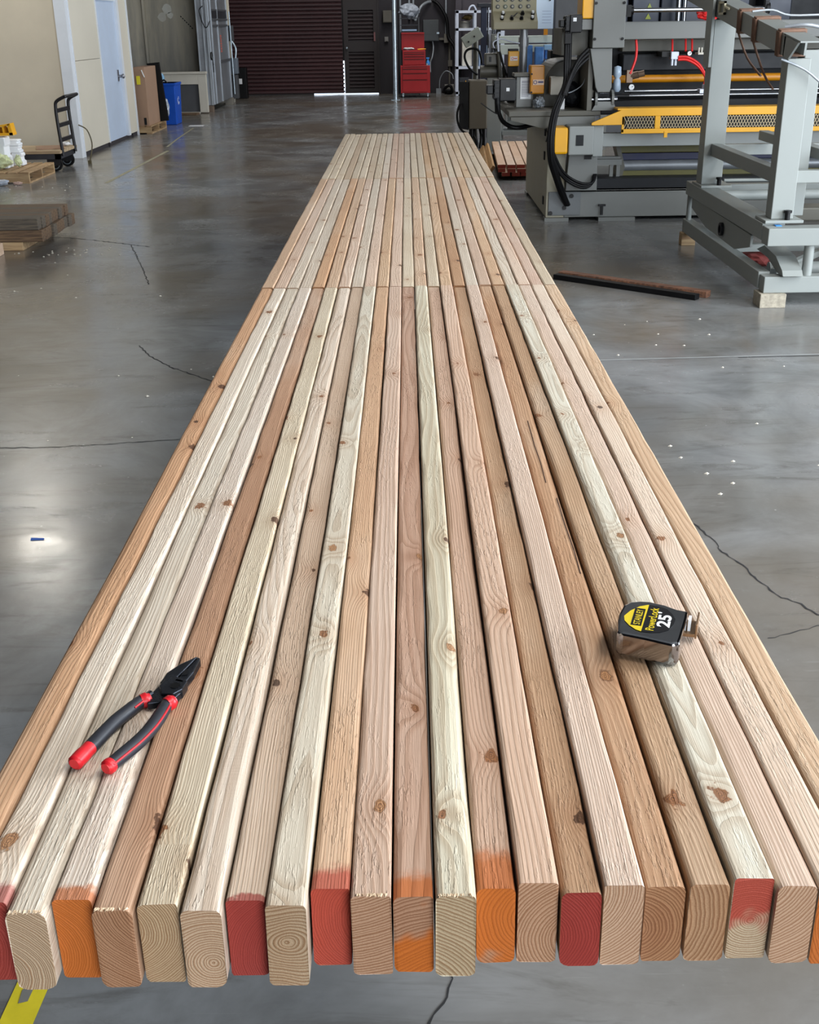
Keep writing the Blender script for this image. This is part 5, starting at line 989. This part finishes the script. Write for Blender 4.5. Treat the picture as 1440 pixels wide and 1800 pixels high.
lb_ = MB().bar(A_ + Vector((-0.058, 0, -0.055)), B_ + Vector((-0.058, 0, -0.055)), 0.012, 0.11); lb_.bar(A_ + Vector((0.058, 0, -0.055)), B_ + Vector((0.058, 0, -0.055)), 0.012, 0.11); lb_.build('web', M['frame'], lbm)
MB().prism([(6.76, 1.49), (7.02, 1.525), (7.02, 1.41), (6.92, 1.40)], 'x', 2.156, 2.168).prism([(6.72, 1.497), (7.02, 1.535), (7.02, 1.527), (6.72, 1.489)], 'x', 2.155, 2.285).build('tip', M['frame'], lbm)
M['rope'] = paint('brown_rope', (116, 88, 72), 0.85, var=0.15, sc=30)
for k, y in enumerate((7.10, 7.62, 7.98)):
    c = A_ + d_ * ((y - A_.y) / d_.y); w = 0.018
    r_ = MB()
    for j in (-1, 0, 1):
        q = c + d_ * (j * w * 1.3)
        r_.tube([q + Vector((-0.072, 0, 0.008)), q + Vector((0.072, 0, 0.012)), q + Vector((0.072, 0, -0.118)), q + Vector((-0.072, 0, -0.118)), q + Vector((-0.072, 0, 0.008))], 0.012, 6, 0)
    o = r_.build('rope_lashing', M['rope'], lbm)
r_ = MB().tube([A_ + d_ * 0.64 + Vector((-0.07, 0, -0.12)), (2.20, 7.5, 1.30), (2.22, 7.35, 1.22)], 0.007, 6).tube([A_ + d_ * 1.0 + Vector((-0.07, 0, -0.12)), (2.2, 7.9, 1.38), (2.24, 7.7, 1.28)], 0.007, 6); r_.build('rope_tail', M['rope'], lbm)
MB().box(2.140, 2.155, 8.36, 8.52, 1.64, 1.655).box(2.140, 2.155, 8.36, 8.52, 1.71, 1.725).box(2.140, 2.155, 8.36, 8.375, 1.64, 1.725).box(2.14, 2.155, 8.505, 8.52, 1.64, 1.725).bar((2.147, 8.38, 1.69), (2.147, 8.25, 1.675), 0.012, 0.012).build('pale_mark', paint('pale_mark', (206, 200, 172), 0.6), lbm)
M['strap'] = paint('grey_strap', (166, 172, 178), 0.4, 0.3)
tag(MB().tube([(2.135, 6.97, 1.40), (2.28, 6.965, 1.34), (2.42, 6.96, 1.24), (2.56, 6.96, 1.19)], 0.007, 6).build('steel_strap', M['strap']), 'thin grey strap hanging down to the right from the lashed girder tip', 'strap')
tag(MB().tube([(2.19, 7.14, 1.567), (2.30, 7.1, 1.578), (2.42, 7.1, 1.555), (2.55, 7.1, 1.52)], 0.011, 6).build('steel_strap', M['strap']), 'wide pale strap arching over the low end of the lashed girder', 'strap')
tag(MB().tube([(2.17, 7.78, 1.655), (2.30, 7.79, 1.662), (2.42, 7.80, 1.63), (2.7, 7.8, 1.63), (2.95, 7.9, 1.60)], 0.007, 6).build('steel_strap', M['strap']), 'thin grey strap lying across the middle of the lashed girder', 'strap')
tag(B(2.118, 2.274, 6.82, 6.97, 0.0, 0.084, 'support_block', paint('grey_block', (160, 152, 136), 0.8, var=0.25, sc=40), bevel=0.003), 'pale grey wooden block under the front corner of the steel frame', 'block')
tag(B(2.112, 2.22, 8.93, 9.02, 0.0, 0.094, 'support_block', M['pallet_wood'], bevel=0.003), 'brown wooden block under the rear corner of the steel frame', 'block')
for x in (4.4,):
    for y in (6.84,): tag(B(x, x + 0.15, y, y + 0.13, 0, 0.084, 'support_block', M['pallet_wood']), 'wooden block under the far right end of the steel frame', 'block')
tag(B(2.20, 2.235, 6.93, 6.985, 0.469, 0.472, 'blue_tape_tab', paint('blue_tape', (70, 150, 230), 0.6)), 'small blue tape tab on the front corner of steel frame', 'tape')
tag(lump((2.46, 8.1, 0.0), 0.10, 71, 'red_scrap', paint('dull_red_scrap', (150, 70, 66), 0.6), (1.2, 0.8, 0.6)), 'dull red bundle lying inside the steel frame', 'bundle')

# ------------------------------------------------------------------ two bars on the floor
tag(MB().bar((0.995, 7.765, 0.0175), (1.80, 7.07, 0.0175), 0.055, 0.035).build('floor_bar', M['black'], bevel=0.003), 'black square bar lying on the floor in front of a brown stick', 'bar')
tag(MB().bar((1.04, 7.835, 0.02), (1.885, 7.135, 0.02), 0.065, 0.04).build('floor_bar', wsolid('orange_stick', (84, 58, 46), (150, 104, 78), 60), bevel=0.003), 'orange brown wooden stick lying behind the black bar', 'bar')

# ------------------------------------------------------------------ marks on the floor
def ribbon(pts, w, name, mat, parent=None, jit=0.0, seed=1, z=0.0015):
    rnd = random.Random(seed); P = [Vector((p[0], p[1], z)) for p in pts]; Q = []
    for a, b in zip(P[:-1], P[1:]):
        n = max(2, int((b - a).length / 0.02))
        for k in range(n): Q.append(a.lerp(b, k / n) + Vector((rnd.uniform(-jit, jit), rnd.uniform(-jit, jit), 0)))
    Q.append(P[-1]); vs = []; fs = []
    for i, p in enumerate(Q):
        d = (Q[min(i + 1, len(Q) - 1)] - Q[max(i - 1, 0)]).normalized(); s = Vector((-d.y, d.x, 0)); ww = w * (rnd.uniform(0.4, 1.2) if jit else 1) / 2
        vs += [p + s * ww, p - s * ww]
        if i: fs.append((2 * i - 2, 2 * i - 1, 2 * i + 1, 2 * i))
    return MB().add(vs, fs).build(name, mat, parent)
M['crack'] = paint('floor_crack', (34, 34, 36), 0.9)
for k, (pts, w) in enumerate((
    ([(0.93, 3.70), (0.985, 3.608), (1.011, 3.512), (1.024, 3.376), (1.054, 3.311), (1.086, 3.168), (1.11, 3.072), (1.165, 3.026), (1.192, 2.954), (1.3, 2.9)], 0.006),
    ([(1.0, 2.82), (1.074, 2.845), (1.171, 2.892), (1.25, 2.9)], 0.0035), ([(0.08, 1.75), (0.067, 1.615), (0.06, 1.581), (0.044, 1.548), (0.033, 1.515), (0.02, 1.484), (0.0, 1.40)], 0.0045),
    ([(-2.4, 4.5), (-1.732, 4.506), (-1.494, 4.51), (-1.262, 4.543), (-0.9, 4.60)], 0.006), ([(-1.50, 6.15), (-1.473, 6.094), (-1.403, 5.939), (-1.244, 5.712), (-0.9, 5.35)], 0.007),
    ([(-4.5, 9.9), (-2.863, 9.698), (-2.53, 9.508), (-2.255, 9.329), (-2.083, 9.213)], 0.012), ([(-2.255, 9.329), (-1.959, 8.374), (-1.783, 7.77)], 0.006))):
    ribbon(pts, w, 'crack', M['crack'], FL, 0.006, 5 + k)
M['ytape'] = paint('yellow_floor_tape', (226, 206, 40), 0.5, var=0.1, sc=12)
yt = ribbon([(-0.724, 1.30), (-0.716, 1.50), (-0.708, 1.68)], 0.062, 'yellow_floor_tape', M['ytape'], None, 0.0, 1, 0.001); tag(yt, 'yellow tape strip on the floor below the front board ends', 'tape')
sm = MB().add([(-0.722 + a, y, 0.0016) for a, y in ((-0.004, 1.54), (0.012, 1.545), (0.014, 1.575), (0.002, 1.59), (-0.006, 1.57))], [(0, 1, 2, 3, 4)])
sm.build('worn_spot', paint('worn_grey', (128, 126, 120), 0.6), yt)
sm2 = MB()
for a, y in ((-0.02, 1.63), (0.018, 1.61), (-0.01, 1.605)): sm2.bar((-0.716 + a, y, 0.0014), (-0.70 + a, y + 0.016, 0.0014), 0.004, 0.0006)
sm2.build('scuff', M['crack'], yt)
fy = ribbon([(-3.42, 13.3), (-3.41, 15.0), (-3.40, 16.85)], 0.05, 'faded_floor_line', paint('faded_yellow_line', (148, 144, 122), 0.6, var=0.2, sc=9), FL, 0.0, 2, 0.001)
ribbon([(-3.52, 17.4), (-3.60, 18.6), (-3.70, 20.7)], 0.035, 'faded_floor_line', bpy.data.materials['faded_yellow_line'], FL, 0.0, 2, 0.001)
tag(MB().add([(-1.322, 3.585, 0.0015), (-1.275, 3.58, 0.0015), (-1.272, 3.565, 0.0015), (-1.318, 3.562, 0.0015)], [(0, 1, 2, 3)]).build('blue_floor_tape', paint('blue_floor_tape', (52, 96, 180), 0.6)), 'small blue tape piece stuck on the floor left of the boards', 'tape')
db = MB(); rd = random.Random(8)
def chips(cx, cy, sx, sy, n):
    for _ in range(n):
        x, y, s = cx + rd.gauss(0, sx), cy + rd.gauss(0, sy), rd.uniform(0.004, 0.012)
        db.add([(x - s, y, 0.001), (x, y - s * 0.7, 0.001), (x + s, y + s * 0.3, 0.001), (x, y, 0.001 + s * 0.6)], [(0, 1, 3), (1, 2, 3), (2, 0, 3)])
chips(-2.7, 9.0, 0.25, 0.2, 26); chips(-3.9, 12.9, 0.5, 0.3, 16); chips(1.15, 6.2, 0.25, 0.25, 8); chips(1.6, 5.6, 0.4, 0.5, 14); chips(1.3, 3.9, 0.2, 0.4, 10); chips(-1.2, 5.0, 0.5, 0.8, 14); chips(-2.9, 8.2, 0.4, 0.6, 16)
tag(db.build('wood_chips', paint('pale_chips', (206, 200, 186), 0.8)), 'scattered pale wood chips on the concrete floor', 'chips', kind='stuff')

# ------------------------------------------------------------------ trestles that carry the boards (all hidden below the deck)
for k, y in enumerate((2.25, 3.55, 5.0, 6.6, 8.1)):
    t = thing('trestle', f'steel trestle under the lumber deck, {ORD[k]} from the near end', 'trestle', (0, y, 0), 'trestles under the lumber deck')
    B(-0.40, 0.40, y - 0.04, y + 0.04, 0.70, TOPZ - BH - 0.001, 'beam', M['steel_dark'], t)
    for x in (-0.3, 0.3):
        for s in (-1, 1): MB().bar((x, y, 0.70), (x, y + s * 0.22, 0), 0.04, 0.04, (1, 0, 0)).build('leg', M['steel_dark'], t)

jt = paint('pale_floor_joint', (150, 152, 152), 0.5)
ribbon([(0.95, 5.72), (2.2, 5.78), (4.5, 5.85)], 0.016, 'floor_joint', jt, FL, 0.0, 3, 0.0012); ribbon([(1.7, 5.735), (4.5, 5.83)], 0.006, 'floor_joint', M['crack'], FL, 0.0, 3, 0.0016)

# ------------------------------------------------------------------ tape measure and pliers lying on the boards
tm = thing('tape_measure', 'chrome tape measure with yellow and black label lying on the boards', 'tape measure', (0.30, 1.28, 0.8795))
top = [(0.256, 1.260), (0.260, 1.282), (0.266, 1.305), (0.276, 1.328), (0.286, 1.337), (0.300, 1.339), (0.312, 1.337), (0.330, 1.327), (0.344, 1.314), (0.357, 1.308), (0.349, 1.284), (0.332, 1.238), (0.327, 1.226), (0.318, 1.223), (0.287, 1.240), (0.259, 1.253)]
MB().prism(top, 'z', 0.8795, 0.912).build('case', paint('chrome_case', (150, 152, 156), 0.10, 1.0, var=0.04, sc=30), tm, 0.0035)
M['label_black'] = paint('label_black', (12, 13, 17), 0.5); M['label_black'].node_tree.nodes['Principled BSDF'].inputs['Specular IOR Level'].default_value = 0.2; M['label_yellow'] = paint('label_yellow', (222, 196, 16), 0.4, var=0.03)
oval = [(0.309, 1.325), (0.296, 1.321), (0.282, 1.310), (0.271, 1.296), (0.2695, 1.284), (0.273, 1.271), (0.279, 1.260), (0.285, 1.255), (0.296, 1.252), (0.308, 1.252), (0.321, 1.258), (0.330, 1.272), (0.335, 1.285), (0.334, 1.298), (0.330, 1.313), (0.319, 1.322)]
lbl = MB().prism(oval, 'z', 0.912, 0.9126).build('label', M['label_black'], tm)
MB().prism(oval[:8], 'z', 0.9126, 0.9129).build('yellow_field', M['label_yellow'], lbl)
dx_ = Vector((0.312, 0.950, 0)).normalized(); dy_ = Vector((-dx_.y, dx_.x, 0))
def on_label(c, z): return Matrix(((dx_.x, dy_.x, 0, c[0]), (dx_.y, dy_.y, 0, c[1]), (0, 0, 1, z), (0, 0, 0, 1)))
def quad(c, l, h, z0, z1):
    c = Vector((c[0], c[1], 0)); q = [c + dx_ * (a * l / 2) + dy_ * (b * h / 2) for a, b in ((-1, -1), (1, -1), (1, 1), (-1, 1))]
    return MB().prism([(p.x, p.y) for p in q], 'z', z0, z1)
quad((0.2885, 1.2925), 0.047, 0.0135, 0.9129, 0.9131).build('name_box', M['label_black'], lbl)
def fit_text(body, length, height, c, z, mat, bold=0.012):
    o = text_mesh(body, 1.0, mat, 'lettering', None, Matrix.Identity(4), 0.0, 1.0, bold)
    xs = [v.co.x for v in o.data.vertices]; ys = [v.co.y for v in o.data.vertices]
    sx, sy = length / (max(xs) - min(xs)), height / (max(ys) - min(ys)); cx, cy = (max(xs) + min(xs)) / 2, (max(ys) + min(ys)) / 2
    m = on_label(c, z) @ Matrix.Diagonal((sx, sy, 1, 1)) @ Matrix.Translation((-cx, -cy, 0))
    o.data.transform(Matrix.Translation(-Vector(lbl['wl'])) @ m); o.parent = lbl
    return o
fit_text('STANLEY', 0.041, 0.0085, (0.2887, 1.2922), 0.91325, M['label_yellow'])
fit_text('PowerLock', 0.062, 0.0105, (0.3055, 1.2865), 0.91285, M['label_yellow'])
fit_text("25", 0.033, 0.017, (0.3195, 1.2805), 0.91285, M['white_paper'], 0.03)
fit_text("'", 0.004, 0.005, (0.3190, 1.3030), 0.91285, M['white_paper'])
hk = MB().prism([(0.350, 1.290), (0.362, 1.287), (0.3735, 1.322), (0.360, 1.328)], 'z', 0.884, 0.889)
hk.prism([(0.362, 1.287), (0.3645, 1.2865), (0.376, 1.3215), (0.3735, 1.322)], 'z', 0.882, 0.903).build('end_hook', paint('hook_steel', (150, 120, 90), 0.35, 0.8), tm, 0.0008)
MB().prism([(0.3545, 1.296), (0.358, 1.295), (0.362, 1.308), (0.3585, 1.309)], 'z', 0.889, 0.905).build('white_lock', M['white_paper'], tm)

pz = thing('pliers', 'black long nose pliers with black and red grips lying on the boards', 'pliers', (-0.32, 1.13, 0.877))
M['plier_steel'] = paint('plier_steel', (52, 55, 62), 0.26, 0.8, var=0.15, sc=60)
M['grip_black'] = paint('grip_black', (28, 31, 40), 0.5, var=0.12, sc=40); M['grip_red'] = paint('grip_red', (196, 22, 34), 0.4, var=0.05)
jl = [(-0.2735, 1.246), (-0.2765, 1.236), (-0.284, 1.214), (-0.2905, 1.196), (-0.296, 1.180), (-0.303, 1.172), (-0.309, 1.184), (-0.307, 1.194), (-0.3052, 1.206), (-0.293, 1.226)]
jr = [(-0.2730, 1.246), (-0.2695, 1.241), (-0.2725, 1.210), (-0.2785, 1.187), (-0.2795, 1.170), (-0.288, 1.160), (-0.295, 1.172), (-0.2895, 1.194), (-0.2825, 1.214), (-0.2755, 1.236)]
MB().prism(jl, 'z', 0.8785, 0.8915).build('jaw', M['plier_steel'], pz, 0.0018); MB().prism(jr, 'z', 0.8785, 0.8905).build('jaw', M['plier_steel'], pz, 0.0018)
pv = MB().prism([(-0.276, 1.186), (-0.279, 1.168), (-0.288, 1.157), (-0.302, 1.158), (-0.308, 1.176), (-0.304, 1.192), (-0.29, 1.196)], 'z', 0.8782, 0.8919).prism([(-0.279, 1.170), (-0.287, 1.152), (-0.302, 1.146), (-0.316, 1.143), (-0.319, 1.156), (-0.309, 1.184)], 'z', 0.8785, 0.888).build('joint', M['plier_steel'], pz, 0.0012)
MB().cyl((-0.2885, 1.1745, 0.890), (-0.2885, 1.1745, 0.8926), 0.0062, 18).build('rivet', paint('rivet_dark', (20, 21, 24), 0.3, 0.6), pv)
MB().prism([(-0.283, 1.213), (-0.279, 1.213), (-0.279, 1.201), (-0.286, 1.199)], 'z', 0.891, 0.8918).prism([(-0.290, 1.190), (-0.281, 1.186), (-0.281, 1.183), (-0.291, 1.187)], 'z', 0.8912, 0.8919).build('jaw_recess', M['label_black'], pv)
def grip(center, trim, cut1, side):
    P = [Vector((x, y, 0.8855)) for x, y in center]
    n = len(P)
    MB().tube([P[0] + (P[0] - P[1]) * 0.9] + P[:2], 0.0052, 8).build('tang', M['plier_steel'], pz)
    MB().tube(P, [0.0074, 0.0080, 0.0084, 0.0084, 0.0082, 0.0084, 0.0084, 0.0080], 14).build('grip', M['grip_black'], pz)
    d0 = (P[1] - P[0]).normalized(); sd = Vector((d0.y, -d0.x, 0)) * side
    MB().tube([P[0] - d0 * 0.002 + sd * 0.005, P[0] + sd * 0.003 + d0 * 0.003, P[0] + d0 * 0.008], [0.0070, 0.0092, 0.0086], 14).build('thumb_guard', M['grip_red'], pz)
    d1 = (P[-1] - P[-2]).normalized()
    MB().tube([P[-1] - d1 * cut1, P[-1] - d1 * cut1 * 0.5, P[-1] + d1 * 0.002, P[-1] + d1 * 0.006], [0.0085, 0.0090, 0.0088, 0.0060], 14).build('end_cap', M['grip_red'], pz)
    tr = []
    for i in range(1, n if trim else 3):
        d = (P[min(i + 1, n - 1)] - P[i - 1]).normalized(); s = Vector((d.y, -d.x, 0)) * side
        tr.append(P[i] + s * 0.0068 + Vector((0, 0, 0.0042)))
    MB().tube(tr, 0.0014, 6).build('red_trim', M['grip_red'], pz)
grip([(-0.3215, 1.158), (-0.327, 1.148), (-0.334, 1.134), (-0.346, 1.109), (-0.354, 1.085), (-0.361, 1.062), (-0.3700, 1.0335)], False, 0.026, -1)
grip([(-0.2925, 1.151), (-0.2945, 1.136), (-0.297, 1.117), (-0.302, 1.093), (-0.311, 1.067), (-0.3205, 1.047), (-0.3325, 1.0235)], True, 0.004, -1)
